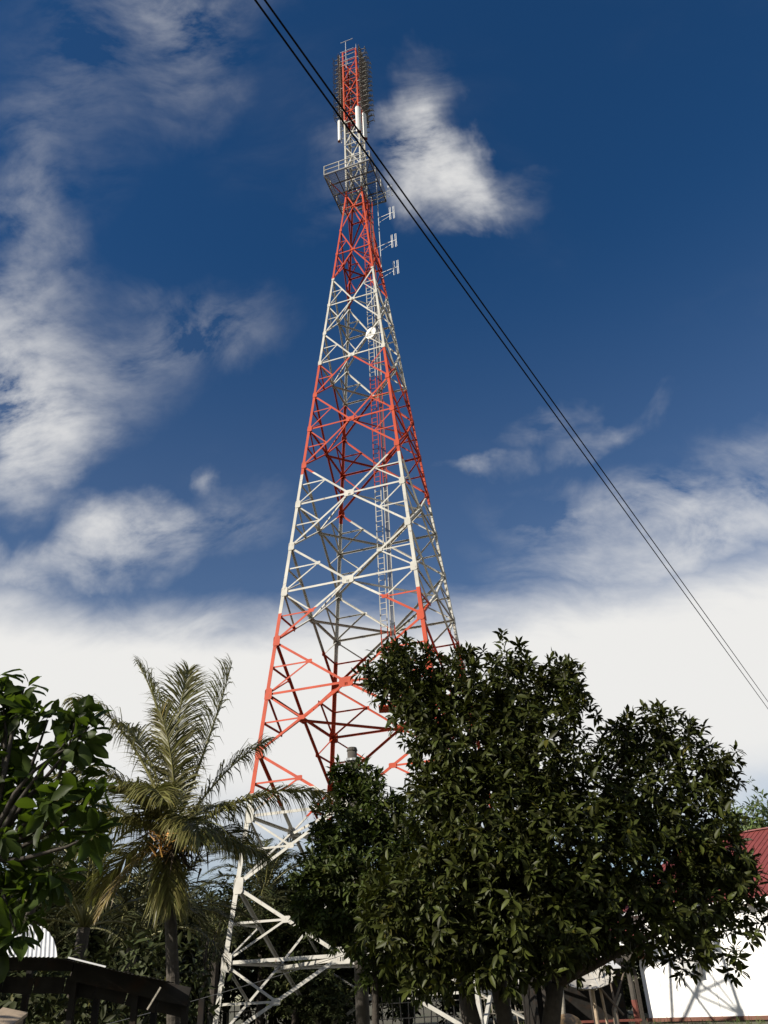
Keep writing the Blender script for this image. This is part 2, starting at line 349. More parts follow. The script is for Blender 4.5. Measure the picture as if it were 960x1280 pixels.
def build_tower():
    ks = list(range(-4, 17))
    def leg_w(z): return .225 - .105 * min(1, max(0, z / 52))
    # four legs, bolted up from angle-iron lengths
    for c in ((-1, -1), (1, -1), (1, 1), (-1, 1)):
        for k in ks[:-1]:
            z0, z1 = LEV[k + 1], LEV[k]
            if k % 2 and k > -4 and k != 15: pass
            mb = MB(); w = leg_w((z0 + z1) / 2)
            L_section(mb, corner(c, z0), corner(c, z1), Tv(-c[0], 0), Tv(0, -c[1]), w, w, w * .11)
            mb.build('leg_section', M_paint, tower)
        mb = MB(); p = corner(c, LEV[16]); mb.box((p[0] - Tv(c[0] * .1, c[1] * .1)[0], p[1] - Tv(c[0] * .1, c[1] * .1)[1], .03), (.55, .55, .14)); mb.build('footing', M_conc, tower)
    for k in ks:
        if k % 2 == 0: continue
        zt, zc, zb = LEV[k - 1], LEV[k], LEV[k + 1]
        ww = half_w(zc); dw = .076 + .011 * ww ; sw = .050 + .0074 * ww
        for ca, cb, nn in FACES:
            N = norm(Tv(nn[0], nn[1], .085)); A = lambda z, c=ca: corner(c, z); B = lambda z, c=cb: corner(c, z)
            along = norm(B(zc) - A(zc)); upv = np.cross(along, N); upv = upv if upv[2] > 0 else -upv
            C = (A(zc) + B(zc)) / 2
            face_member('horizontal_beam', A(zc), B(zc), N, dw, .030, trim0=.05, trim1=.05)
            for P in (A, B):
                face_member('diagonal_brace', P(zt), C, N, dw, .046, trim0=.06)
                face_member('diagonal_brace', C, P(zb), N, dw, .046, trim1=.06)
                if k > -3:
                    Mu, Ml = (P(zt) + C) / 2, (C + P(zb)) / 2
                    face_member('secondary_strut', Mu, P((zt + zc) / 2), N, sw, .062)
                    face_member('secondary_strut', Mu, P(zc), N, sw, .064)
                    face_member('secondary_strut', Ml, P((zb + zc) / 2), N, sw, .062)
                    face_member('secondary_strut', Ml, P(zc), N, sw, .064)
                    if k >= 9:
                        plate(Mu + N * -.045, N, along, upv, .035 + .03 * ww, .03 + .018 * ww, cut=.25)
                        plate(Ml + N * -.045, N, along, upv, .035 + .03 * ww, .03 + .018 * ww, cut=.25)
            gx = .075 + .066 * ww
            plate(C + N * -.018, N, along, upv, gx, gx * .70, cut=.28 if k < 15 else .06)
            for P, sgn in ((A, 1), (B, -1)):
                for z in (zc, zb):
                    h = .05 + .034 * half_w(z)
                    if z < 0: continue
                    plate(P(z) + along * sgn * h * .85 + N * .010, N, along, upv, h, h * 1.5, cut=.3)
        # horizontal plan bracing between the face centres
        cs = [(corner(a, zc) + corner(b, zc)) / 2 for a, b, _ in FACES]
        if k > -3:
            for i in range(4):
                p, q = cs[i] + np.array([0, 0, -.05]), cs[(i + 1) % 4] + np.array([0, 0, -.05])
                mb = MB(); d = norm(q - p); sd = norm(np.cross(d, (0, 0, 1)))
                L_section(mb, p + sd * dw * .5, q + sd * dw * .5, -sd, (0, 0, -1), dw, dw, .014); mb.build('plan_brace', M_paint, tower)
    # mast above the platform
    nseg = 6; hseg = (MTOP - 1.7 - TOP) / nseg; w = .715
    for c in ((-1, -1), (1, -1), (1, 1), (-1, 1)):
        for i in range(nseg + 1):
            z0 = TOP + i * hseg; z1 = z0 + (hseg if i < nseg else 1.7)
            mb = MB(); L_section(mb, corner(c, z0), corner(c, z1), Tv(-c[0], 0), Tv(0, -c[1]), .125, .125, .014); mb.build('mast_leg', M_paint, tower)
    for i in range(nseg + 1):
        z0 = TOP + i * hseg; z1 = min(z0 + hseg, MTOP); zc = (z0 + z1) / 2
        for ca, cb, nn in FACES:
            N = Tv(*nn)
            face_member('mast_beam', corner(ca, z0 + .02), corner(cb, z0 + .02), N, .075, .020)
            if i == nseg:
                face_member('mast_beam', corner(ca, MTOP - .1), corner(cb, MTOP - .1), N, .075, .020); continue
            face_member('mast_beam', corner(ca, zc), corner(cb, zc), N, .065, .020)
            face_member('mast_brace', corner(ca, z0), corner(cb, z1), N, .072, .032)
            face_member('mast_brace', corner(cb, z0), corner(ca, z1), N, .072, .046)
            plate((corner(ca, zc) + corner(cb, zc)) / 2 - N * .015, N, corner(cb, zc) - corner(ca, zc), (0, 0, 1), .14, .14, cut=.3)
build_tower()

def build_tower_fittings():
    # work platform with railings
    zp, x0, x1, y0, y1 = 55.9, -1.9, 1.98, -2.35, 1.65
    pf = link('work_platform', None, None, tower); pf.location = T(0, 0, zp)
    def child(mb, name, m):
        o = mb.build(name, m); o.parent = pf; o.matrix_parent_inverse = (Matrix.Translation(-Vector(T(0, 0, -EYE))) @ Matrix.Translation(pf.location)).inverted() if False else Matrix.Identity(4)
        o.data.transform(Matrix.Translation(-Vector(T(0, 0, zp)))); return o
    for y in np.linspace(y0, y1, 5): child(MB().bar(T(x0, y, zp - .06), T(x1, y, zp - .06), .07, .12), 'joist', M_dark)
    for x in np.linspace(x0, x1, 5): child(MB().bar(T(x, y0, zp - .145), T(x, y1, zp - .145), .06, .05), 'bearer', M_dark)
    for p, q in (((x0, y0), (-.7, -.7)), ((x1, y0), (.7, -.7)), ((x0, y1), (-.7, .7)), ((x1, y1), (.7, .7))):
        child(MB().bar(T(*p, zp - .16), T(q[0], q[1], zp - 1.3), .06), 'stay', M_paint if p[1] < 0 and p[0] < 0 else M_dark)
    g = MB()
    for x in np.arange(x0 + .05, x1, .085):
        if True: g.bar(T(x, y0, zp + .018), T(x, y1, zp + .018), .022, .03)
    for y in np.arange(y0 + .05, y1, .16): g.bar(T(x0, y, zp + .036), T(x1, y, zp + .036), .02, .012)
    child(g, 'floor_grating', M_dark)
    cs = [(x0, y0), (x1, y0), (x1, y1), (x0, y1)]
    for i in range(4):
        a, b = np.array(cs[i]), np.array(cs[(i + 1) % 4])
        for h in (.02, .55, 1.07):
            child(MB().bar(T(*a, zp + h), T(*b, zp + h), .05), 'guard_rail', M_paint)
        for t in (0, .33, .67):
            p = a + (b - a) * t
            child(MB().bar(T(*p, zp), T(*p, zp + 1.06), .056), 'rail_post', M_paint)
    # ladder and cable tray up the middle
    def run(name, lx0, lx1, z0, z1, rail, step, m, rungname):
        ld = link(name, None, None, tower); ld.location = T(lx0, 0, z0)
        def ch(mb, n):
            o = mb.build(n, m); o.parent = ld; o.data.transform(Matrix.Translation(-Vector(T(lx0, 0, z0)))); return o
        for lx in (lx0, lx1): ch(MB().bar(T(lx, .1, z0), T(lx, .1, z1), rail), 'rail')
        first = None
        for z in np.arange(z0 + .3, z1, step):
            if first is None: first = ch(MB().bar(T(lx0, .1, z), T(lx1, .1, z), .03), rungname)
            else:
                c = first.copy(); COL.objects.link(c); c.location = (0, 0, z - z0 - .3)
    run('ladder', .42, .80, 12.8, MTOP - 2, .055, .36, M_paint, 'rung')
    run('cable_tray', .98, 1.22, 12.8, 54.5, .05, 1.1, M_paint, 'cross_bar')
    for i in range(4):
        MB().tube([T(1.02 + .05 * i, .16, 12.8), T(1.02 + .05 * i, .16, 54)], .018, 5).build('feeder_cable', M_dark, tower)
    MB().box(T(.9, .1, 12.75), (.75, .55, .03)).build('rest_landing', M_paint, tower)
    for dx in (-.6, .6): MB().bar(T(.9 + dx, .6, 12.75), T(.9 + dx, .6, 13.7), .04).build('landing_post', M_paint, tower)
    # dish
    d = link('dish_antenna', None, None, tower); P = T(1.02, -.95, 38.65); d.location = P; d['label'] = 'small white microwave dish'
    ax = norm(Tv(-.35, -1, -.05)); sx = norm(np.cross(ax, (0, 0, 1))); uz = np.cross(sx, ax)
    def ring(profile, n=28):
        mb = MB()
        for r, h in profile:
            for k in range(n):
                t = 2 * math.pi * k / n; mb.v.append(tuple(ax * h + r * (sx * math.cos(t) + uz * math.sin(t))))
        for i in range(len(profile) - 1):
            for k in range(n): mb.f.append((i * n + k, i * n + (k + 1) % n, (i + 1) * n + (k + 1) % n, (i + 1) * n + k))
        mb.f.append(tuple(range(n))); mb.f.append(tuple((len(profile) - 1) * n + k for k in range(n))[::-1]); return mb
    def dch(mb, n, m, sm=False):
        o = mb.build(n, m, smooth=sm); o.parent = d; return o
    dch(ring([(.08, .17), (.34, .14), (.42, .10)]), 'radome', M_white, True)
    dch(ring([(.425, .115), (.44, .10), (.44, -.06), (.28, -.16), (.10, -.2)]), 'reflector', M_white)
    dch(MB().bar(ax * -.2, ax * -.45, .10), 'radio_unit', M_white)
    dch(MB().tube([ax * -.35 + np.array([0, 0, -.7]), ax * -.35 + np.array([0, 0, .5])], .04, 8), 'mount_pipe', M_steel)
    dch(MB().bar(ax * -.35 + np.array([0, 0, -.6]), Vector(T(2.0, -2.0, 37.9)) - Vector(P), .05), 'mount_arm', M_steel)
    # flat sector panels by the mast
    def panel(lx, ly, z0, z1, wid, dep, yaw, lab):
        p = link('panel_antenna', None, None, tower); c = T(lx, ly, z0); p.location = c; p['label'] = lab
        f = norm(Tv(math.sin(yaw), -math.cos(yaw))); s = norm(np.cross(f, (0, 0, 1)))
        h = z1 - z0; n = 10; mb = MB(); prof = []
        for a in np.linspace(-1, 1, n): prof.append((a * wid / 2, dep * (.55 + .45 * math.cos(a * 1.35))))
        prof += [(wid / 2, 0), (-wid / 2, 0)]; m_ = len(prof)
        for z, k in ((.0, .9), (.06, 1), (h - .06, 1), (h, .9)):
            for a, b in prof: mb.v.append(tuple(s * a * k + f * b * k + np.array([0, 0, z])))
        for i in range(3):
            for k in range(m_): mb.f.append((i * m_ + k, i * m_ + (k + 1) % m_, (i + 1) * m_ + (k + 1) % m_, (i + 1) * m_ + k))
        mb.f.append(tuple(range(m_))[::-1]); mb.f.append(tuple(3 * m_ + k for k in range(m_)))
        o = mb.build('radome', M_white); o.parent = p
        o = MB().box(np.array([0, 0, -.03]) + f * dep * .5, (wid * .35, wid * .25, .03)).build('end_cap', M_rust); o.parent = p
        o = MB().tube([-f * .12 + np.array([0, 0, -.3]), -f * .12 + np.array([0, 0, h + .3])], .035, 8).build('mount_pipe', M_steel); o.parent = p
        for z in (.3, h - .3):
            o = MB().bar(-f * .02 + np.array([0, 0, z]), Vector(T(math.copysign(.7, lx), math.copysign(.7, ly), z0 + z)) - Vector(c), .05).build('bracket', M_steel); o.parent = p
    panel(-1.05, -.75, 62.3, 65.2, .34, .20, R(-70), 'slim white sector panel on the left of the mast')
    panel(.70, -.98, 62.2, 65.8, .46, .26, R(50), 'tall white sector panel at the near corner of the mast')
    panel(1.0, -.3, 62.1, 65.7, .45, .22, R(70), 'white sector panel facing right off the mast')
    # stacked folded dipoles out on a pole by the right face
    pole = link('dipole_pole', MB().tube([T(1.62, .35, 46.5), T(1.62, .35, 57.2)], .035, 8).mesh('dipole_pole'), M_steel, tower)
    proto = None
    for z in (55.0, 52.2, 48.9, 45.9):
        if proto is None:
            base = T(1.62, .35, z); proto = link('folded_dipole', MB().bar((0, 0, 0), Tv(.95, -.1, 0), .03).bar((0, 0, -.55), Tv(.95, -.1, -.3), .02).mesh('folded_dipole'), M_white, tower)
            proto.matrix_parent_inverse = Matrix.Identity(4); proto.location = base - T(0, 0, -EYE)
            for dx in (.95, 1.25):
                lp = MB().tube([Tv(dx, -.1, -.75), Tv(dx, -.1, .70), Tv(dx + .10, -.12, .70), Tv(dx + .10, -.12, -.75), Tv(dx, -.1, -.75)], .02, 6).build('loop', M_white); lp.parent = proto
            o = MB().bar(Tv(.93, -.1, 0), Tv(1.3, -.1, 0), .03).build('boom', M_white); o.parent = proto
        else:
            c = proto.copy(); COL.objects.link(c); c.location = T(1.62, .35, z) - T(0, 0, -EYE)
            for k in proto.children:
                k2 = k.copy(); COL.objects.link(k2); k2.parent = c
        if z < 50: MB().bar(T(1.62, .35, z), T(half_w(z), half_w(z) * .4, z), .04).build('stand_off_arm', M_steel, tower)
    # broadcast bays: rows of small dipoles bristling off three faces of the mast, bars across the fourth
    bay = MB()
    bay.bar((0, 0, 0), (.62, 0, 0), .06)
    for dx, L in ((.16, .55), (.62, .42)):
        bay.bar((dx, -L * .6, -L * .35), (dx, L * .6, L * .35), .05); 
    for s in (-.36, -.12, .12, .36): bay.bar((.04, -.34, s), (.04, .34, s), .045)
    bm = bay.mesh('broadcast_dipole')
    for face, (nx, ny), cols in (('l', (-1, 0), (-.6, .1, .7)), ('r', (1, 0), (-.75, -.25, .25, .75)), ('b', (0, 1), (-.6, 0, .6))):
        for q in cols:
            for i in range(13):
                z = 66.2 + i * .78
                lx, ly = (nx * 1.0, q) if nx else (q, ny * 1.0)
                o = link('broadcast_dipole', bm, M_antenna, tower)
                yaw = math.atan2(Tv(nx, ny)[1], Tv(nx, ny)[0])
                o.matrix_parent_inverse = Matrix.Identity(4)
                o.location = T(lx, ly, z) - T(0, 0, -EYE); o.rotation_euler = (0, R(rng.uniform(-4, 4)), yaw + R(rng.uniform(-5, 5)))
            lx, ly = (nx * 1.0, q) if nx else (q, ny * 1.0)
            MB().tube([T(lx, ly, 65.9), T(lx, ly, 76.2)], .035, 6).build('bay_pipe', M_antenna, tower)
            for z in (67, 70.5, 74.5):
                MB().bar(T(lx, ly, z), T(nx * .7 if nx else q, ny * .7 if ny else q, z), .05).build('stand_off_arm', M_steel, tower)
    for z, a, b in ((75.9, -.8, .55), (75.1, -.85, .7), (74.3, -.8, .72), (73.5, -.75, .4), (77.6, -.75, .5)):
        MB().bar(T(a, -.95, z), T(b, -.95, z), .04).build('cross_rod', M_steel, tower)
    MB().tube([T(-.25, -.9, 73), T(-.25, -.9, 77.7)], .03, 6).build('cross_rod_mast', M_steel, tower)
    for lx, ly, h in ((-.7, .7, 1.5), (.7, .7, 1.2), (.72, -.72, .6)):
        MB().tube([T(lx, ly, MTOP - .2), T(lx, ly, MTOP + h)], [.03, .012], 6).build('lightning_rod', M_steel, tower)
build_tower_fittings()

# ------------------------------------------------------------------ foliage engine
LEAF = np.array([(0, 0, 0), (-.17, .30, .05), (.17, .30, .05), (0, .34, -.01), (-.15, .68, .02), (.15, .68, .02), (0, .70, -.06), (0, 1, -.16), ])
LEAF_F = [(0, 3, 1), (0, 2, 3), (1, 3, 6, 4), (3, 2, 5, 6), (4, 6, 7), (6, 5, 7)]
LEAF_BROAD = np.array([(0, 0, 0), (-.16, .28, .05), (.16, .28, .05), (0, .32, -.01), (-.21, .62, .03), (.21, .62, .03), (0, .66, -.05), (-.12, .88, -.03), (.12, .88, -.03), (0, .86, -.10), (0, 1, -.17)])
LEAF_BROAD_F = [(0, 3, 1), (0, 2, 3), (1, 3, 6, 4), (3, 2, 5, 6), (4, 6, 9, 7), (6, 5, 8, 9), (7, 9, 10), (9, 8, 10)]
def nrm(a): return a / (np.linalg.norm(a, axis=-1, keepdims=True) + 1e-9)
def leaf_frames(dirs, ups):
    y = nrm(dirs); x = nrm(np.cross(y, ups)); z = np.cross(x, y); return np.stack([x, y, z], -1)
def leaves_mesh(name, tmpl, tf, Mx, pos, size):
    n, k = len(pos), len(tmpl)
    V = np.einsum('nij,kj->nki', Mx, tmpl) * size[:, None, None] + pos[:, None, :]
    tri = []
    for f in tf: tri += [f] if len(f) == 3 else [(f[0], f[1], f[2]), (f[0], f[2], f[3])]
    tri = np.array(tri); Fc = (tri[None] + (np.arange(n) * k)[:, None, None]).reshape(-1, 3)
    me = bpy.data.meshes.new(name); me.vertices.add(n * k); me.vertices.foreach_set('co', V.astype(np.float32).ravel())
    me.loops.add(Fc.size); me.loops.foreach_set('vertex_index', Fc.astype(np.int32).ravel())
    me.polygons.add(len(Fc)); me.polygons.foreach_set('loop_start', np.arange(0, Fc.size, 3, dtype=np.int32))
    me.update(calc_edges=True); me.validate()
    me.polygons.foreach_set('use_smooth', np.ones(len(me.polygons), bool))
    return me
def clusters(blobs, density, per, leaf, spread=.5, droop=.25, fill=.55):
    """leafy twig ends spread through soft blobs; returns frames, positions, sizes"""
    Ms, Ps, Ss = [], [], []
    for (c, r, k) in blobs:
        n = int(density * k * (r[0] * r[2]) ) + 2
        u = nrm(rng.normal(size=(n, 3))); rad = rng.uniform(fill ** 2.2, 1.10, n) ** (1 / 2.2); rad = np.where(rng.random(n) < .045, rng.uniform(1.08, 1.26, n), rad)
        lump = 1 + .16 * np.sin(u[:, 0] * 5 + c[0] * 3) * np.cos(u[:, 2] * 6 + c[2])
        P = np.array(c) + u * np.array(r) * (rad * lump)[:, None]
        out = nrm(u + np.array([0, 0, .35]) + rng.normal(size=(n, 3)) * .35)
        for j in range(per):
            th = rng.uniform(0, 2 * math.pi, n) if j == 0 else th + 2.4
            a = nrm(np.cross(out, np.array([.3, .2, .9]))); b = np.cross(out, a)
            t = j / max(1, per - 1)
            side = a * np.cos(th)[:, None] + b * np.sin(th)[:, None]
            d = nrm(side * (1.0 - .55 * t) + out * (.15 + .75 * t) + np.array([0, 0, -droop]) + rng.normal(size=(n, 3)) * .18)
            up = nrm(out * .8 + np.array([0, 0, .5]) + rng.normal(size=(n, 3)) * .25)
            Ms.append(leaf_frames(d, up)); Ps.append(P - out * leaf * spread * (1 - t) * .9 + side * leaf * .08); Ss.append(leaf * rng.uniform(.5, 1.3, n))
    return np.concatenate(Ms), np.concatenate(Ps), np.concatenate(Ss)
def split_showing(Mx, P, S, cell=9.0, limit=300):
    """indices of the leaves that show largest: the nearest in each small cell of the view, then by size"""
    tip = P + Mx[:, :, 1] * S[:, None] * .5
    uv, d = proj(tip); ok = (uv[:, 0] > 2) & (uv[:, 0] < 958) & (uv[:, 1] > 2) & (uv[:, 1] < 1278) & (d > .1)
    best = {}
    for i in np.nonzero(ok)[0]:
        key = (int(uv[i, 0] // cell), int(uv[i, 1] // cell))
        if key not in best or d[i] < d[best[key]]: best[key] = i
    idx = np.array(list(best.values()))
    view = nrm(P[idx] - np.array([0, 0, EYE])); facing = np.abs((Mx[idx][:, :, 2] * view).sum(1))
    show = S[idx] / d[idx] * (.3 + facing)
    return idx[np.argsort(-show)[:limit]]
def foliage(parent, blobs, density, per, leaf, m, tmpl=LEAF, tf=LEAF_F, limit=300, **kw):
    Mx, P, S = clusters(blobs, density, per, leaf, **kw)
    return plant_leaves(parent, Mx, P, S, m, tmpl, tf, limit)
def plant_leaves(parent, Mx, P, S, m, tmpl, tf, limit):
    one = split_showing(Mx, P, S, limit=limit) if limit else np.array([], int)
    me1 = leaves_mesh('leaf', tmpl, tf, np.eye(3)[None], np.zeros((1, 3)), np.ones(1)); me1.materials.append(m)
    pl = Vector(parent.location)
    for i in one:
        o = bpy.data.objects.new('leaf', me1); COL.objects.link(o); o.parent = parent
        mx = Matrix([list(Mx[i][r] * S[i]) + [P[i][r] - pl[r]] for r in range(3)] + [[0, 0, 0, 1]])
        o.matrix_local = mx
    keep = np.ones(len(P), bool); keep[one] = False
    o = link('foliage', leaves_mesh('foliage', tmpl, tf, Mx[keep], P[keep], S[keep]), m, parent); o['kind'] = 'stuff'
    return o
def limb(p0, p1, r0, r1, parent, m, name='branch', bend=.12, n=6, sides=7):
    p0, p1 = np.array(p0, float), np.array(p1, float); L = np.linalg.norm(p1 - p0); off = rng.normal(size=3) * bend * L
    pts = [p0 + (p1 - p0) * t + off * math.sin(math.pi * t) + rng.normal(size=3) * r0 * .15 * (0 < t < 1) for t in np.linspace(0, 1, n)]
    return MB().tube(pts, list(np.linspace(r0, r1, n)), sides).build(name, m, parent, smooth=True)
def blob(u, v, r_px, y, squash=1.0, k=1.0, depth=1.0):
    c = at(u, v, y); px = F_PX / (y * cp + (c[2] - EYE) * sp); r = r_px / px
    return (c, (r, r * depth, r * squash), k)

# ------------------------------------------------------------------ main tree
def main_tree():
    base = ground_at(625, 1285); base = at(625, 1262, 14.6); base[2] = 0
    t = empty('broadleaf_tree', base, 'wide dark leafy tree with glossy leaf rosettes in front of the tower base', 'tree')
    spec = [(495, 838, 42, 13.6), (524, 878, 34, 13.6), (535, 905, 40, 13.5), (560, 848, 44, 13.8), (630, 862, 55, 14.0), (705, 862, 38, 13.8), (592, 925, 78, 13.6), (682, 948, 74, 13.7),
            (550, 992, 40, 13.2), (600, 1030, 95, 13.4), (700, 1050, 95, 13.4), (640, 1130, 85, 13.2), (560, 1110, 85, 13.4), (545, 1175, 60, 13.6), (695, 1155, 58, 13.4), (615, 1185, 50, 13.2),
            (785, 925, 30, 14.2), (828, 915, 36, 14.4), (790, 985, 62, 14.2), (865, 965, 48, 14.5), (905, 968, 26, 14.4), (850, 1035, 70, 14.3), (890, 1060, 48, 14.2), (780, 1075, 75, 13.8),
            (905, 1115, 42, 14.0), (925, 1160, 26, 13.8), (850, 1125, 58, 13.8), (790, 1135, 52, 13.8), (875, 1182, 26, 13.6), (812, 1180, 20, 13.6), (915, 1192, 14, 13.6), (940, 1090, 17, 13.8), (944, 1128, 15, 13.8), (900, 1080, 40, 13.8), (745, 1172, 30, 13.4), (500, 1140, 55, 13.6)]
    blobs = [blob(*s, squash=1.0, k=.42 if s[0] > 780 and s[1] > 1090 else (.75 if s[0] > 770 else 1)) for s in spec]
    blobs += [blob(u + rng.uniform(-20, 20), v + 25, r * .85, y + rng.uniform(2.0, 3.6), k=.5) for (u, v, r, y) in spec[::2]]
    blobs += [blob(u, v, r, 13.9, k=.9) for (u, v, r) in ((500, 805 + 15, 12), (583, 815, 14), (640, 838, 12), (706, 838, 18), (780, 908, 12), (822, 893, 12), (900, 950, 12), (470, 850, 14), (935, 1080, 12))]
    hub = base + np.array([0, 0, 1.6])
    for dx, lean in ((-.38, -.5), (.12, .1), (.30, .9)):
        p = base + np.array([dx, rng.uniform(-.2, .2), -.05]); q = hub + np.array([lean, rng.uniform(-.3, .3), rng.uniform(0, .4)])
        limb(p, q, .20 if dx != .12 else .15, .12, t, M_bark, 'trunk', bend=.04, sides=9)
        for c, r, k in blobs[1:30]:
            d = c - q
            if r[0] < .4: continue
            if (dx < 0 and d[0] < -.3) or (dx > .2 and d[0] > 1.2) or (dx == .12 and -.3 <= d[0] <= 1.2):
                limb(q, c, .075, .02, t, M_bark, bend=.08)
    foliage(t, blobs, 265, 9, .172, M_leaf, fill=.35)
main_tree()

def pole_tree():
    base = at(455, 1278, 19.5); base[2] = 0
    t = empty('climber_tree', base, 'smaller leafy tree wrapped round the utility pole left of the wide dark tree', 'tree')
    spec = [(446, 965, 14, 19.4), (426, 966, 14, 19.3), (432, 985, 20, 19.4), (425, 1020, 36, 19.2), (470, 1015, 36, 19.3), (455, 975, 24, 19.5), (415, 1065, 42, 19.0), (460, 1080, 60, 19.2), (395, 1110, 30, 19.0), (400, 1140, 32, 19.0), (440, 1150, 40, 19.2), (490, 1130, 60, 19.4),
            (500, 1190, 40, 19.6), (380, 1100, 18, 19), (384, 1150, 16, 19), (480, 1210, 30, 19.6), (540, 1210, 36, 19.8), (505, 1040, 40, 19.6)]
    blobs = [blob(*s) for s in spec]
    limb(base + np.array([.35, 0, -.05]), at(470, 1170, 19.5), .09, .06, t, M_bark, 'trunk', bend=.03)
    q = at(470, 1170, 19.5)
    for c, r, k in blobs: limb(q, c, .04, .012, t, M_bark, bend=.06, sides=6)
    foliage(t, blobs, 240, 9, .185, M_leaf_small, fill=.35)
pole_tree()

def near_tree():
    base = np.array([-4.6, 4.6, 0.0])
    t = empty('big_leaf_tree', base, 'near tree with large broad leaves at the left edge, upper leaves sunlit green', 'tree')
    spec = [(-20, 890, 50, 5.6), (25, 885, 36, 5.5), (30, 860, 18, 5.5), (0, 848, 20, 5.5), (112, 908, 11, 5.3), (96, 892, 12, 5.3), (120, 1042, 12, 5.2), (118, 985, 10, 5.2), (60, 900, 24, 5.4), (85, 925, 20, 5.3), (40, 950, 50, 5.5), (104, 926, 14, 5.3), (95, 960, 20, 5.4), (-10, 980, 60, 5.5), (70, 1000, 36, 5.3), (105, 1008, 20, 5.2), (40, 1040, 55, 5.4), (108, 1040, 18, 5.2), (-10, 1080, 60, 5.4), (50, 1085, 40, 5.3), (10, 1125, 40, 5.4), (-20, 1170, 40, 5.3), (20, 1165, 18, 5.3)]
    blobs = [blob(*s_) for s_ in spec]
    out = [((-4.6, 5.4, 3.2), 1.1), ((-5.8, 4.6, 3.9), 1.5), ((-6.9, 3.4, 4.0), 1.6), ((-5.2, 3.0, 4.6), 1.4), ((-7.6, 5.0, 3.6), 1.5), ((-6.2, 6.0, 3.6), 1.3), ((-8.4, 3.6, 3.0), 1.3), ((-7.0, 6.8, 3.9), 1.4), ((-8.8, 5.6, 4.6), 1.5), ((-6.4, 4.6, 5.2), 1.4), ((-9.6, 6.6, 3.6), 1.3), ((-7.8, 2.2, 4.4), 1.3), ((-6.0, 1.9, 3.3), 1.1)]  # unseen crown left of the view, spread out to cast shade
    big = [(np.array(c), (r, r, r * .85), .30) for c, r in out]
    q = base + np.array([.1, .2, 2.0])
    limb(base, q, .17, .12, t, M_bark, 'trunk', bend=.03, sides=9)
    q2 = at(-15, 1070, 5.4); limb(q, q2, .06, .04, t, M_bark)
    for c, r, k in blobs: limb(q2, c, .022, .006, t, M_bark, bend=.08, sides=6)
    for c, r, k in big: limb(q, c, .07, .02, t, M_bark, bend=.08, sides=6)
    foliage(t, blobs + big, 130, 7, .165, M_leaf_big, LEAF_BROAD, LEAF_BROAD_F, spread=.6, droop=.35, fill=.2)
near_tree()

# ------------------------------------------------------------------ palms
def frond_meshes(P0, P1, P2, n, maxlen, width, hang=.5, vee=.35):
    """rachis along a quadratic curve with leaflets either side"""
    P0, P1, P2 = (np.array(p, float) for p in (P0, P1, P2))
    B = lambda t: P0 * (1 - t) ** 2 + 2 * P1 * t * (1 - t) + P2 * t * t
    dB = lambda t: norm(2 * (P1 - P0) * (1 - t) + 2 * (P2 - P1) * t)
    L = sum(np.linalg.norm(B((i + 1) / 20) - B(i / 20)) for i in range(20))
    rb = MB().tube([B(t) for t in np.linspace(0, 1, 12)], list(np.linspace(.045, .007, 12) * L / 4.2), 6)
    lf = MB(); planen = norm(np.cross(P2 - P0, np.array([0, 0, 1.]) + 1e-3))
    for i in range(n):
        t = .13 + .87 * (i + .5) / n; p = B(t); d = dB(t)
        prof = maxlen * (.55 + .45 * math.sin(math.pi * min(1, (t - .13) / .6 * .5))) * (1 if t < .7 else 1 - (t - .7) / .3 * .62)
        up = np.cross(planen, d); up = up if up[2] > 0 else -up
        for sgn in (-1, 1):
            side = planen * sgn
            dd = norm(side * (.9 - .4 * t) + d * (.45 + .5 * t) + up * vee + rng.normal(size=3) * .10)
            ln = prof * rng.uniform(.82, 1.1); q = p.copy(); w = width * rng.uniform(.8, 1.15)
            wn = norm(np.cross(dd, up + rng.normal(size=3) * .3)); v = []
            h = hang * rng.uniform(.7, 1.4)
            for s in range(4):
                ww = w * (.6, 1.0, .75, .0)[s]
                v += [q - wn * ww / 2, q + wn * ww / 2] if s < 3 else [q]
                dd = norm(dd + np.array([0, 0, -1]) * h * (.25 + .35 * s)); q = q + dd * ln / 3
            lf.add(v, [(0, 1, 3, 2), (2, 3, 5, 4), (4, 5, 6)])
    return rb, lf
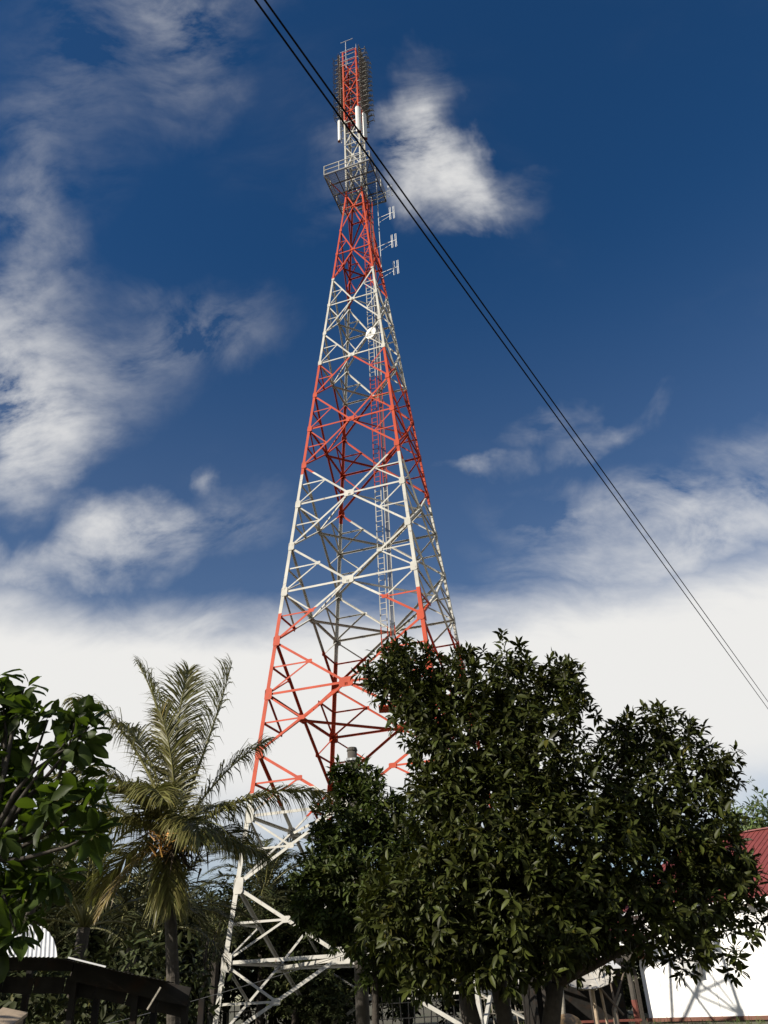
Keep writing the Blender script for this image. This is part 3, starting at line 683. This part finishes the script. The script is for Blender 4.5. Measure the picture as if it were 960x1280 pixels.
def coconut_palm():
    crown = at(214, 1052, 18.0); base = at(222, 1275, 18.0); base[2] = 0
    t = empty('coconut_palm', base, 'coconut palm with sunlit arching fronds and an orange flower spray, left of the tower', 'palm tree')
    ax = crown - base; n = 70; mb = MB()
    mb.tube([base + ax * s + np.array([.05 * math.sin(s * 5), 0, 0]) for s in np.linspace(0, 1, n)], [(.135 - .02 * s) * (1.0 + (.07 if k % 2 else 0)) for k, s in enumerate(np.linspace(0, 1, n))], 12)
    mb.build('trunk', M_palmbark, t)
    Y = 18.0
    fr = [  # control pixel, tip pixel, depth shift at control and tip, leaflet hang, kind
        ((158, 880), (92, 874), -.3, -.8, .85, 0), ((212, 890), (172, 830), .2, .0, .6, 0), ((216, 900), (236, 838), .9, 1.6, .4, 0), ((268, 915), (290, 828), -.2, -.1, .55, 0),
        ((270, 960), (334, 926), .1, .6, .75, 0), ((315, 970), (412, 992), -.2, .2, 1.0, 0), ((160, 940), (66, 972), -.3, -1.0, .8, 0), ((180, 960), (205, 1000), -1.6, -2.6, .55, 0), ((170, 990), (92, 1072), -.8, -1.3, .6, 0),
        ((175, 1030), (120, 1120), .4, .7, .7, 0), ((170, 1060), (122, 1146), -.5, -.9, .5, 1), ((205, 1080), (214, 1130), -.4, -.7, .8, 0), ((280, 1035), (330, 1072), -.5, -.9, .8, 0), ((255, 1000), (280, 1010), 1.5, 2.8, .6, 0),
        ((150, 1000), (60, 1000), .9, 1.4, .7, 0), ((195, 930), (150, 905), 1.1, 1.9, .5, 0), ((190, 1000), (150, 985), -1.0, -1.7, .6, 0), ((185, 1020), (110, 1030), .9, 1.5, .7, 0), ((240, 1000), (250, 1050), -1.6, -2.2, .7, 0), ((290, 1020), (300, 1060), 1.0, 1.8, .8, 0), ((225, 960), (200, 890), -.6, -.9, .45, 0)]
    for (c, e, dc, de, hang, yel) in fr:
        P0 = crown + rng.normal(size=3) * .06
        rb, lf = frond_meshes(P0, at(*c, Y + dc), at(*e, Y + de), 112 if not yel else 60, 1.1 if not yel else .7, .034, hang * 1.15)
        f = rb.build('frond', M_rachis, t, smooth=True)
        o = lf.build('leaflets', M_palm_y if yel else M_palm); o.parent = f; o.matrix_parent_inverse = Matrix.Identity(4); o['kind'] = 'stuff'
        o.matrix_basis = Matrix.Identity(4)
        if yel: f['label'] = 'old yellowing frond hanging down'
    fl = MB()
    for i in range(46):
        p = at(205, 1056, 16.7) + rng.normal(size=3) * np.array([.13, .12, .16]); d = norm(np.array([-.3, -.3, .3]) + rng.normal(size=3) * .7); s = norm(np.cross(d, rng.normal(size=3)))
        fl.add([p - s * .016, p + s * .016, p + d * .28], [(0, 1, 2)])
    fl.build('flower_spray', M_flower, t)
    fb = MB()
    for i in range(160):
        p = crown + np.array([.15, 0, -.1]) + rng.normal(size=3) * np.array([.24, .2, .18]); d = norm(np.array([.1, 0, -1]) + rng.normal(size=3) * .5); s = norm(np.cross(d, rng.normal(size=3)))
        fb.add([p - s * .03, p + s * .03, p + d * .5], [(0, 1, 2)])
    fb.build('dead_sheath', M_fibre, t)
coconut_palm()

# ------------------------------------------------------------------ far vegetation
def oil_palms():
    rb, lf = frond_meshes((0, 0, 0), (0, 1.9, 2.3), (0, 4.2, .6), 46, .95, .055, .5)
    fm, lm = rb.mesh('frond', True), lf.mesh('leaflets'); fm.materials.append(M_rachis); lm.materials.append(M_bgpalm)
    spots = [(105, 1160, 27, 'feathery palm behind the coconut palm trunk'), (165, 1185, 33, 'dark palm right of the tin roof'), (330, 1120, 47, 'palm showing its spiky top under the left tower leg'), (395, 1180, 50, 'palm low behind the white tower plate'),
             (270, 1190, 44, 'palm behind the lowest left tower panel'), (40, 1130, 36, 'palm behind the near big leaf tree'), (505, 1190, 54, 'palm behind the utility pole'), (210, 1150, 50, 'far palm in the gap left of the tower leg'), (590, 1190, 56, 'palm behind the wide tree trunk')]
    for (u, v, y, lab) in spots:
        c = at(u, v, y); t = empty('oil_palm', (c[0], c[1], 0), lab, 'palm tree', 'palms behind the tower')
        MB().tube([(c[0], c[1], -.1), (c[0], c[1], c[2])], [.22, .19], 9).build('trunk', M_bark, t)
        for i in range(18):
            f = link('frond', fm, None, t); f.matrix_parent_inverse = Matrix.Identity(4)
            s = rng.uniform(.85, 1.2)
            f.location = (0, 0, c[2]); f.rotation_euler = (R(rng.uniform(-32, 25) if i % 3 else rng.uniform(10, 45)), R(rng.uniform(-12, 12)), i * 2.4 + rng.uniform(-.2, .2)); f.scale = (s, s, s)
            l = link('leaflets', lm, None); l.parent = f; l['kind'] = 'stuff'
oil_palms()

def far_trees():
    mes = []
    for v in range(3):
        bl = [(np.array([rng.uniform(-1.9, 1.9), rng.uniform(-1.9, 1.9), 3.9 + rng.uniform(-3.0, 2.6)]), (rng.uniform(.9, 1.5),) * 3, 1) for _ in range(18)]
        Mx, P, S = clusters(bl, 75, 6, .32, fill=.3); mes.append(leaves_mesh('crown', LEAF, LEAF_F, Mx, P, S))
    tr = []
    for v in range(2):
        mb = MB(); mb.tube([(0, 0, -.2), (.1, 0, 2), (-.05, .1, 4.5)], [.2, .16, .07], 8)
        for a in range(5): mb.tube([(0, 0, 2.2 + .3 * a), (1.3 * math.cos(a * 2.4), 1.3 * math.sin(a * 2.4), 4 + .4 * a)], [.07, .02], 6)
        tr.append(mb.mesh('trunk', True)); tr[-1].materials.append(M_bark)
    spots = [(345, 1085, 50, 6, 'round bushy tree under the left tower panel'), (290, 1130, 58, 5.5, 'dark tree in the gap beside the white tower leg'), (265, 1085, 40, 2.6, 'thin sparse tree against the blue gap left of the leg'), (175, 1095, 46, 7, 'dark tree behind the coconut palm fronds'),
             (110, 1080, 50, 8, 'dark tree behind the near big leaves'), (30, 1075, 48, 8, 'dark tree above the tin roof'), (425, 1075, 56, 7.5, 'dark tree behind the climber covered pole'), (500, 1090, 60, 8, 'dark tree behind the lower tower middle'), (575, 1090, 58, 8, 'dark tree behind the wide tree, left half'), (650, 1085, 60, 8.5, 'dark tree behind the wide tree, right half'),
             (725, 1100, 56, 7.5, 'dark tree behind the tin shed'), (775, 1080, 62, 8, 'dark tree beside the red porch roof'), (947, 1004, 62, 6.5, 'green tree rising behind the red roof'), (1010, 1020, 70, 7, 'green tree further right behind the red roof'), (215, 1125, 56, 6, 'low dark tree left of the tower leg'), (370, 1125, 46, 5, 'dark tree behind the lowest left tower panel'), (445, 1150, 50, 5.5, 'dark tree behind the white centre plate of the tower'), (60, 1120, 40, 6, 'dark tree close behind the lean-to')]
    for i, (u, v, y, w, lab) in enumerate(spots):
        c = at(u, v, y); H = c[2]
        t = empty('bushy_tree', (c[0], c[1], 0), lab, 'tree', 'trees behind the tower')
        me = mes[i % 3]; thin = i == 2
        if thin:
            bl = [(np.array([rng.uniform(-.9, .9), rng.uniform(-.9, .9), 5 + rng.uniform(-1.4, 1.6)]), (.35,) * 3, 1) for _ in range(12)]
            me = leaves_mesh('crown', LEAF, LEAF_F, *clusters(bl, 30, 5, .26))
        me_m = M_bgleaf2 if 'green' in lab else M_bgleaf
        o = link('crown', me.copy() if 'green' in lab else me, me_m, t); o.matrix_parent_inverse = Matrix.Identity(4)
        if 'green' in lab: o.data.materials.clear(); o.data.materials.append(M_bgleaf2)
        k = link('trunk', tr[i % 2], None, t); k.matrix_parent_inverse = Matrix.Identity(4)
        sxy, sz = w / 5.6 * 1.15, H / 7.6
        for q in (o, k): q.scale = (sxy, sxy, sz); q.rotation_euler = (0, 0, i * 1.7)
    # undergrowth
    bl = [(np.array([rng.uniform(-.9, .9), rng.uniform(-.7, .7), .9 + rng.uniform(-.4, .6)]), (.6,) * 3, 1) for _ in range(7)]
    sm = leaves_mesh('bush', LEAF, LEAF_F, *clusters(bl, 55, 6, .2)); sm.materials.append(M_bgleaf)
    places = [(-14, 48), (-11.5, 50), (-9, 51), (-6.5, 52), (-4, 52.5), (-1.5, 52), (1, 53), (3.5, 52), (6, 52), (8.5, 51), (10.5, 52), (-13.5, 34), (-11.5, 32), (-9.6, 27), (-13, 24), (-9.0, 24), (-7.4, 26)]
    labs = ['shrub far left behind the fence, under the dark trees', 'shrub behind the left end of the fence', 'shrub behind the fence, left of the white tower leg', 'shrub behind the left tower leg and the fence', 'shrub behind the middle of the lowest left tower panel', 'shrub behind the white centre plate, beyond the fence', 'shrub behind the utility pole, beyond the fence', 'shrub behind the wide tree, left of its trunks', 'shrub seen between the trunks of the wide tree', 'shrub beyond the calf and the thin sapling', 'shrub at the right end of the fence, by the tin shed',
            'shrub in the shade left of the tower footing', 'shrub right behind the coconut palm trunk', 'shrub beside the coconut palm trunk', 'shrub behind the left part of the lean-to', 'shrub behind the middle of the lean-to', 'shrub behind the right end of the lean-to']
    for i, (x, y) in enumerate(places):
        o = link('shrub', sm); o.location = (x, y, 0); s = rng.uniform(1.1, 1.9) * (1.25 if y > 40 else 1); o.scale = (s * 1.2, s, s); o.rotation_euler = (0, 0, i * 2.1)
        tag(o, 'dark leafy ' + labs[i], 'shrub', 'shrubs behind the fence' if y > 40 else 'shrubs behind the lean-to')
far_trees()

def grass():
    n = 5000; P = np.stack([rng.uniform(-14, 16, n), rng.uniform(22, 52, n), np.full(n, -.05)], 1)
    d = nrm(rng.normal(size=(n, 3)) * .5 + np.array([0, 0, 1])); up = rng.normal(size=(n, 3))
    t = np.array([(-.04, 0, 0), (.04, 0, 0), (.03, .5, .02), (-.03, .5, .02), (0, 1, .12)])
    o = link('grass', leaves_mesh('grass', t, [(0, 1, 2, 3), (3, 2, 4)], leaf_frames(d, up), P, rng.uniform(.12, .38, n)), M_grass)
    tag(o, 'rough grass growing across the yard under the tower', 'grass', kind='stuff')
grass()

# ------------------------------------------------------------------ poles, wires
def pole_and_wires():
    p0 = at(455, 1270, 22.0); p0[2] = 0; p1 = at(440, 938, 22.0)
    t = empty('utility_pole', p0, 'weathered round utility pole standing up through the climber tree', 'pole')
    MB().tube([p0 - np.array([0, 0, .3]), p0 + (p1 - p0) * .5, p1], [.17, .155, .135], 12).build('shaft', M_polec, t, smooth=True)
    MB().tube([p1 - np.array([0, 0, .02]), p1 + np.array([0, 0, .07])], [.155, .13], 12).build('cap', M_polec, t)
    MB().tube([p1 - np.array([0, 0, .30]), p1 - np.array([0, 0, .25])], .165, 12).build('clamp_band', M_steel, t)
    MB().bar(p1 + np.array([-.16, -.12, -.27]), p1 + np.array([.22, -.12, -.27]), .06).build('bracket', M_steel, t)
    def cable(name, a, b, sag, r, m, lab, n=24):
        a, b = np.array(a, float), np.array(b, float)
        pts = [a + (b - a) * s - np.array([0, 0, sag * 4 * s * (1 - s)]) for s in np.linspace(0, 1, n)]
        o = MB().tube(pts, r, 6).build(name, m, smooth=True); tag(o, lab, 'cable'); return o
    def span(pa, pb, ha, hb):
        ra, rb = ray(*pa), ray(*pb)
        A = np.array([0, 0, EYE]) + ra * ((ha - EYE) / ra[2]); B = np.array([0, 0, EYE]) + rb * ((hb - EYE) / rb[2])
        d = B - A
        return A - d * .55, B + d * .9
    a, b = span((319, 0), (960, 886), 6.0, 6.0); cable('power_cable', a, b, .0, .0056, M_wire, 'lower of the two black overhead cables crossing the sky diagonally')
    a, b = span((331, 0), (957, 873), 6.03, 6.12); cable('power_cable', a, b, .0, .0056, M_wire, 'upper of the two black overhead cables crossing the sky diagonally')
    cable('thin_wire', at(120, 1284, 17.0), at(452, 1186, 21.8), .05, .006, M_wire_grey, 'thin pale wire running low from the pole towards the lean-to')
    cable('drop_wire', p1 + np.array([.15, -.14, -.25]), at(505, 985, 23.0), .25, .008, M_wire, 'short dark service wire leaving the top of the utility pole')
pole_and_wires()

# ------------------------------------------------------------------ house at the right
def house():
    A, B0 = ground_at(815, 1277.3), ground_at(960, 1274.6)
    d = norm(B0 - A); n = np.array([d[1], -d[0], 0]); n = n if n[1] < 0 else -n      # n points to the camera side
    A = A + d * -.12
    L, Hw, Dp = 16.0, 4.75, 9.0
    B = A + d * L
    t = empty('white_house', A, 'white walled house with a red metal roof and low porch, at the right edge', 'house')
    up = np.array([0, 0, 1.])
    def slab(name, p, sx, sz, m, thick=.18, off=0.0):
        o_ = np.array(p) + n * off
        v = [o_ + d * a + up * c - n * b for b in (0, thick) for a, c in ((0, 0), (sx, 0), (sx, sz), (0, sz))]
        return MB().add(v, [(0, 1, 2, 3), (7, 6, 5, 4), (0, 4, 5, 1), (1, 5, 6, 2), (2, 6, 7, 3), (3, 7, 4, 0)]).build(name, m, t)
    # front wall in boards
    xs = [0, .95, 1.85, 2.75, 3.75, 5.0, 6.4, 8.2, 10, 12, 14, L]
    for i in range(len(xs) - 1): slab('wall_panel', A + d * (xs[i] + .006), xs[i + 1] - xs[i] - .02, Hw, M_wall, off=.004 * (i % 2))
    slab('plinth', A - d * .1, L + .2, .16, M_plinth, thick=.1, off=.07)
    MB().add([A + d * -.001 + up * z - n * y for y in (.19, Dp) for z in (0, Hw)], [(0, 1, 3, 2)]).build('side_wall', M_wall, t)
    MB().add([B + up * z - n * y for y in (.19, Dp) for z in (0, Hw)], [(0, 2, 3, 1)]).build('end_wall', M_wall, t)
    # main roof: ribbed sheets on the front slope
    e0, e1 = A + n * .55 + d * -.5 + up * (Hw + .0), B + n * .55 + d * .5 + up * (Hw + .0)
    r0 = A - n * 5.0 + d * 1.5 + up * 8.35; r1 = B - n * 5.0 + d * .5 + up * 8.35
    ns = 18
    for i in range(ns):
        a, b = i / ns, (i + 1) / ns - .002
        q = [e0 + (e1 - e0) * a, e0 + (e1 - e0) * b, r0 + (r1 - r0) * b, r0 + (r1 - r0) * a]
        q = [x + up * (.003 * (i % 2)) for x in q]
        mb = MB(); mb.add(q + [x + up * .03 for x in q], [(3, 2, 1, 0), (4, 5, 6, 7), (0, 1, 5, 4), (1, 2, 6, 5), (2, 3, 7, 6), (3, 0, 4, 7)])
        for s in (.0, .33, .66):
            a2 = a + (b - a) * s; mb.bar(e0 + (e1 - e0) * a2 + up * .04, r0 + (r1 - r0) * a2 + up * .04, .05, .04)
        mb.build('roof_sheet', M_roof, t)
    bk0, bk1 = A - n * 10 + d * -.5 + up * Hw, B - n * 10 + d * .5 + up * Hw
    MB().add([r0, r1, bk1, bk0], [(0, 1, 2, 3)]).build('back_roof', M_roof, t)
    MB().add([e0, r0, bk0], [(0, 1, 2)]).build('hip_roof', M_roof, t)
    MB().bar(r0 + up * .06, r1 + up * .06, .3, .06).build('ridge_cap', M_roof, t)
    MB().bar(e0 - up * .09 + n * .02, e1 - up * .09 + n * .02, .04, .2).build('fascia', M_wall, t)
    # lower porch on the left end with post
    pz = 3.15; pl = at(766, 1172, 45.0); 
    c0 = A + n * 1.2 + d * -1.6; c1 = A + n * 1.2 + d * .9; c2 = A - n * 2.6 + d * .9; c3 = A - n * 2.6 + d * -1.6
    z0 = pl[2] - .12
    ring_ = [c0, c1, c2, c3]
    apex0, apex1 = (c0 + c1) / 2 - n * .9 + up * (z0 + 1.0), (c2 + c3) / 2 + n * .9 + up * (z0 + 1.0)
    V = [x + up * z0 for x in ring_] + [apex0, apex1]
    MB().add(V, [(0, 1, 4), (1, 2, 5, 4), (2, 3, 5), (3, 0, 4, 5)]).build('porch_roof', M_roof, t)
    for a, b in ((0, 1), (1, 2), (2, 3), (3, 0)): MB().bar(ring_[a] + up * (z0 - .12), ring_[b] + up * (z0 - .12), .05, .24).build('porch_fascia', M_wall, t)
    for i in range(7):
        q0, q1 = c0 + (c3 - c0) * (i / 7 + .004), c0 + (c3 - c0) * ((i + 1) / 7 - .004)
        s = (c1 - c0) * .97
        MB().add([q0 + s * .02 + up * (z0 - .20), q0 + s + up * (z0 - .20), q1 + s + up * (z0 - .20), q1 + s * .02 + up * (z0 - .20)] + [q0 + s * .02 + up * (z0 - .17), q0 + s + up * (z0 - .17), q1 + s + up * (z0 - .17), q1 + s * .02 + up * (z0 - .17)],
                 [(3, 2, 1, 0), (4, 5, 6, 7), (0, 1, 5, 4), (1, 2, 6, 5), (2, 3, 7, 6), (3, 0, 4, 7)]).build('soffit_board', M_soffit, t)
    pb = A + n * .9 - d * .12; 
    MB().tube([pb + up * -.1, pb + up * .9, pb + up * (z0 - .2)], [.13, .13, .13], 10).build('porch_post', M_polec, t)
    MB().tube([pb + up * -.08, pb + up * .95], [.14, .14], 10).build('painted_post_base', M_rust, t)
    for s in (-1, 1): MB().bar(pb + up * (z0 - .95), pb + d * s * .7 + up * (z0 - .25), .08).build('post_brace', M_polec, t)
    MB().box(A + d * .28 + n * .14 + up * 2.95, (.16, .12, .28)).build('wall_box', M_rust, t)  # small red-brown box under the eave
    # grey hooded unit on the wall
    w = (at(872, 1214, 44.0) - A) @ d; zc = 2.0
    c = A + d * w + up * (zc + .15)
    q = [(-.50, .0, .40), (.42, 0, .40), (.42, .0, -.30), (-.25, .0, -.30), (-.50, .42, .40), (.42, .42, .30), (.42, .42, -.30), (-.25, .42, -.30)]
    MB().add([c + d * a + n * (b + .01) + up * z for a, b, z in q], [(0, 1, 2, 3), (7, 6, 5, 4), (0, 4, 5, 1), (1, 5, 6, 2), (2, 6, 7, 3), (3, 7, 4, 0)]).build('wall_unit_hood', M_conc, t)
    MB().add([c + d * a + n * (b + .025) + up * z for a, b, z in [(-.30, .42, .22), (.36, .42, .22), (.36, .42, -.26), (-.20, .42, -.26)]], [(0, 3, 2, 1)]).build('wall_unit_front', M_steel, t)
house()

# ------------------------------------------------------------------ lean-to at the left
def lean_to():
    Y = 13.0
    t = empty('lean_to', at(60, 1275, Y) * np.array([1, 1, 0]), 'dark low lean-to with bright corrugated zinc sheets, bottom left', 'shed')
    def eave(u): return at(u, 1197 + (u - 70) * .215 if u > 70 else 1196 + u * .015, Y)
    def sheet(u0, u1, top_of, m, name, seed, waves=True, rise=.47):
        mb = MB(); k = max(6, int((u1 - u0) / 1.35))
        for j in range(k + 1):
            u = u0 + (u1 - u0) * j / k; p = eave(u); tp = top_of(u); w = .0065 * math.sin(j * math.pi * .5) if waves else 0
            q = p + tp * np.array([-.50, 1.1, rise])
            for f in (0, .5, 1): mb.v.append(tuple(p + (q - p) * f + np.array([0, 0, w + .005 * seed])))
        for j in range(k):
            for f in (0, 1): mb.f.append((3 * j + f, 3 * j + 3 + f, 3 * j + 4 + f, 3 * j + 1 + f))
        o = mb.build(name, m, t); return o
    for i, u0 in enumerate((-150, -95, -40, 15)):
        rounded = (lambda u: 1.12 if u < 38 else 1.12 * math.sqrt(max(.004, 1 - ((u - 38) / 33.0) ** 2)))  # sheet outline follows the curved edge of the shadow on the roof
        o = sheet(u0, u0 + 56 if i < 3 else 71, rounded, M_corr, 'zinc_sheet', i % 2); o['label'] = 'bright corrugated zinc sheet' if i < 3 else 'zinc sheet cut along the curved edge of the shade'
    for i, u0 in enumerate((71, 108, 145, 182)):  # part of the roof lying in shadow, built as dark sheets
        sheet(u0, u0 + 38, lambda u: 1.0, M_shaded_old, 'shaded_old_sheet', i % 2, rise=.05)
    def dz(p, z, y=0): return np.array(p) + np.array([0, y, z])
    MB().bar(dz(eave(-160), -.07, .75), dz(eave(70), -.07, .75), .05, .17).build('eave_beam', M_shaded_old, t)
    MB().bar(dz(eave(70), -.16, .75), dz(eave(222), -.16, .75), .05, .24).build('eave_beam', M_shaded_old, t)
    MB().bar(dz(eave(86), .035, -.03), dz(eave(133), .02, -.03), .03, .02).build('lit_sheet_edge', M_corr, t)  # pale strip standing in for the sunlit edge of the sheet
    for k, u in enumerate((-120, -30, 70, 150, 215)):
        p = eave(u); MB().bar((p[0], p[1] + .9, -.1), (p[0], p[1] + .9, p[2] - .1), .09).build('post', M_shaded_old, t)
        MB().bar((p[0], p[1] + 2.0, -.1), (p[0], p[1] + 2.0, p[2] + (.36 if u < 60 else -.2)), .09).build('post', M_shaded_old, t)
    for k in range(9):
        p, q = dz(eave(-150 + k * 41), -.34, 1.0), dz(eave(-150 + (k + 1) * 41 - 2), -.34 - .02 * (k % 2), 1.0)
        MB().bar(p, q, .03, .22).build('wall_board', M_shaded_old, t)
    st = MB().bar(at(184, 1262, Y - .1), at(201, 1234, Y - .1), .022).build('leaning_stick', M_bark_pale); tag(st, 'thin pale stick leaning under the lean-to edge', 'stick')
    b = at(0, 1279, 10.0); bd = MB().box(b, (.15, .3, .02), np.array(Matrix.Rotation(R(12), 3, 'Y') @ Matrix.Rotation(R(20), 3, 'X'))).build('pale_board', M_woodpale); tag(bd, 'pale weathered board in the bottom left corner', 'board')
lean_to()

# ------------------------------------------------------------------ things behind the tree
def back_yard():
    # tin shed
    a, b = at(676, 1213, 36.0), at(792, 1209, 36.0); L = b - a; t = empty('tin_shed', (a[0], a[1], 0), 'dark open shed with a ragged rusty tin roof behind the satellite dish', 'shed')
    n = 7
    for i in range(n):
        p, q = a + L * i / n, a + L * (i + .97) / n; dz = rng.uniform(-.05, .05); mb = MB()
        v = [p + (0, -.3, dz), q + (0, -.3, dz), q + (0, 4, .9 + dz), p + (0, 4, .9 + dz)]; v += [x + np.array([0, 0, .03]) for x in v]
        mb.add(v, [(3, 2, 1, 0), (4, 5, 6, 7), (0, 1, 5, 4), (1, 2, 6, 5), (2, 3, 7, 6), (3, 0, 4, 7)]).build('tin_sheet', (M_rust, M_corr, M_shaded_old, M_rust)[i % 4], t)
    for s in (0, .5, 1): p = a + L * s; MB().bar((p[0], p[1], -.1), (p[0], p[1], p[2]), .12).build('post', M_bark, t)
    MB().bar(a + (0, 0, -1.75), b + (0, 0, -1.75), .06, .08).build('low_rail', M_rust, t)
    p = a + np.array([-.5, 3.6, 0]); MB().box((a + L / 2 + np.array([0, 3.8, -.9])), (L[0] / 2 + .3, .05, 1.4)).build('back_wall', M_shaded_old, t)  # near-black colour stands in for the shade inside the shed
    MB().box((a[0] - .35, a[1] + 1.9, 1.1), (.04, 2.0, 1.1)).build('side_wall', M_shaded_old, t)  # wall added at the sunny end to keep the inside shaded
    # satellite dish tipped to the sky
    c = at(737, 1228, 30.0); d = empty('satellite_dish', (c[0], c[1], 0), 'grey beige satellite dish tipped upward beside the thin forked tree', 'satellite dish')
    axd = norm((-.10, -.42, .90)); sx = norm(np.cross(axd, (0, 1, 0))); sy = np.cross(sx, axd); mb = MB(); nn = 28
    for r in np.linspace(.05, .86, 7):
        for k in range(nn): th = 2 * math.pi * k / nn; mb.v.append(tuple(c + sx * r * math.cos(th) + sy * r * math.sin(th) + axd * (.42 * r * r - .1)))
    for i in range(6):
        for k in range(nn): mb.f.append((i * nn + k, i * nn + (k + 1) % nn, (i + 1) * nn + (k + 1) % nn, (i + 1) * nn + k))
    mb.f.append(tuple(range(nn))); mb.build('reflector', M_dish, d, smooth=True)
    for k in range(8):
        th = 2 * math.pi * k / 8; MB().tube([c - axd * .13 + (sx * math.cos(th) + sy * math.sin(th)) * r + axd * .42 * r * r for r in (.05, .45, .85)], .014, 5).build('rib', M_dish, d)
    f = c + axd * .62
    for k in range(3): th = 2 * math.pi * k / 3 + .4; MB().tube([c + (sx * math.cos(th) + sy * math.sin(th)) * .84 + axd * .2, f], .012, 5).build('feed_strut', M_steel, d)
    MB().tube([f - axd * .08, f + axd * .1], .06, 8).build('feed_horn', M_white, d)
    MB().tube([(c[0] + .05, c[1], -.1), (c[0] + .05, c[1], c[2] - .2)], .06, 8).build('mount_pole', M_woodpale, d)
    MB().tube([(c[0] + .42, c[1] + .1, -.1), (c[0] + .32, c[1] + .05, c[2] - .12)], .045, 8).build('mount_pole', M_woodpale, d)
    MB().tube([(c[0] + .95, c[1] + .1, .75), (c[0] + .3, c[1], c[2] - .15)], .035, 8).build('mount_brace', M_wood, d)
    # bare sticks
    for k, (p, q, y, lab) in enumerate((((766, 1262), (780, 1215), 31, 'bare reddish stick rising right of the satellite dish'), ((770, 1262), (763, 1228), 31.5, 'bare stick leaning left beside the satellite dish'), ((768, 1265), (776, 1242), 30.5, 'short pale stick at the foot of the bare sticks'))):
        o = MB().tube([at(*p, y) * np.array([1, 1, 0]), at(*p, y), at(*q, y)], [.05, .045, .025], 7).build('bare_stick', M_bark_pale if k == 2 else M_wood); tag(o, lab, 'stick')
    # thin forked tree
    b0 = at(705, 1268, 29.0) * np.array([1, 1, 0]); t = empty('forked_sapling', b0, 'thin pale forked sapling left of the satellite dish', 'tree')
    j = at(702, 1238, 29.0)
    limb(b0, j, .09, .065, t, M_bark_pale, 'trunk', bend=.03); limb(j, at(700, 1208, 29.0), .06, .04, t, M_bark_pale); limb(j, at(690, 1218, 29.2), .045, .03, t, M_bark_pale)
    foliage(t, [blob(700, 1205, 16, 29.0), blob(686, 1214, 12, 29.2)], 40, 7, .2, M_leaf, limit=0)
    # stick fence behind the tower
    ft = empty('stick_fence', (-4, 49.6, 0), 'rough fence of thin pale sticks and two rails behind the tower legs', 'fence')
    sm = MB().tube([(0, 0, -.1), (.02, 0, .9), (-.01, 0, 1.75)], [.035, .032, .022], 6).mesh('stake'); sm.materials.append(M_bark_pale)
    for x in np.arange(-11, 9.5, .42):
        s = link('stake', sm, None, ft); s.matrix_parent_inverse = Matrix.Identity(4); s.location = (x + 4 + rng.uniform(-.08, .08), rng.uniform(-.05, .05), 0); s.scale = (1, 1, rng.uniform(.75, 1.15)); s.rotation_euler = (0, R(rng.uniform(-5, 5)), rng.uniform(0, 6))
    for z in (.55, 1.25): MB().bar((-11.3, 49.55, z), (9.3, 49.55, z + .05), .05).build('rail', M_bark_pale, ft)
back_yard()

# ------------------------------------------------------------------ calf
def calf():
    c = at(706, 1276, 29.0); base = np.array([c[0], c[1], 0])
    base[2] = 0
    t = empty('calf', base, 'tan calf with dark patches grazing under the wide tree, only its back showing', 'calf')
    t.rotation_euler = (0, 0, R(14)); t.scale = (.70, .78, .98)
    V = [(-.42, 0, .66), (-.15, 0, .72), (.18, 0, .72), (.42, 0, .69), (.60, 0, .70), (.78, 0, .50), (.90, 0, .34), (1.02, 0, .20),   # hips ... shoulder, neck, head, muzzle (grazing)
         (-.46, .13, .52), (-.40, .14, .36), (-.47, .14, .20), (-.44, .14, .03), (-.46, -.13, .52), (-.40, -.14, .36), (-.47, -.14, .20), (-.44, -.14, .03),
         (.44, .12, .50), (.45, .12, .28), (.44, .12, .03), (.44, -.12, .50), (.47, -.12, .28), (.48, -.12, .03),
         (-.55, 0, .70), (-.62, 0, .50), (-.61, 0, .28), (.84, .14, .50), (.84, -.14, .50)]
    E = [(0, 1), (1, 2), (2, 3), (3, 4), (4, 5), (5, 6), (6, 7), (0, 8), (8, 9), (9, 10), (10, 11), (0, 12), (12, 13), (13, 14), (14, 15), (3, 16), (16, 17), (17, 18), (3, 19), (19, 20), (20, 21), (0, 22), (22, 23), (23, 24), (6, 25), (6, 26)]
    Rd = [.19, .22, .23, .21, .14, .10, .10, .06, .11, .065, .045, .045, .11, .065, .045, .045, .09, .05, .045, .09, .05, .045, .04, .025, .03, .03, .03]
    me = bpy.data.meshes.new('body'); me.from_pydata(V, E, []); o = link('body', me, M_hide, t); o.matrix_parent_inverse = Matrix.Identity(4)
    sk = o.modifiers.new('skin', 'SKIN'); me.skin_vertices[0].data[0].use_root = True
    for i, r in enumerate(Rd): me.skin_vertices[0].data[i].radius = (r * .82 if i < 4 else r, r)
    for i in range(len(Rd)): me.skin_vertices[0].data[i].use_root = (i == 0)
    su = o.modifiers.new('sub', 'SUBSURF'); su.levels = 2; su.render_levels = 2
    for x, y in ((-.44, .14), (-.44, -.14), (.44, .12), (.48, -.12)):
        h = MB().tube([(x, y, -.005), (x, y, .05)], [.055, .045], 8).build('hoof', M_horn); h.parent = t
    for s in (-1, 1):
        e = MB().tube([(.885, .075 * s, .39), (.895, .09 * s, .39)], [.015, .008], 6).build('eye', M_horn); e.parent = t
calf()
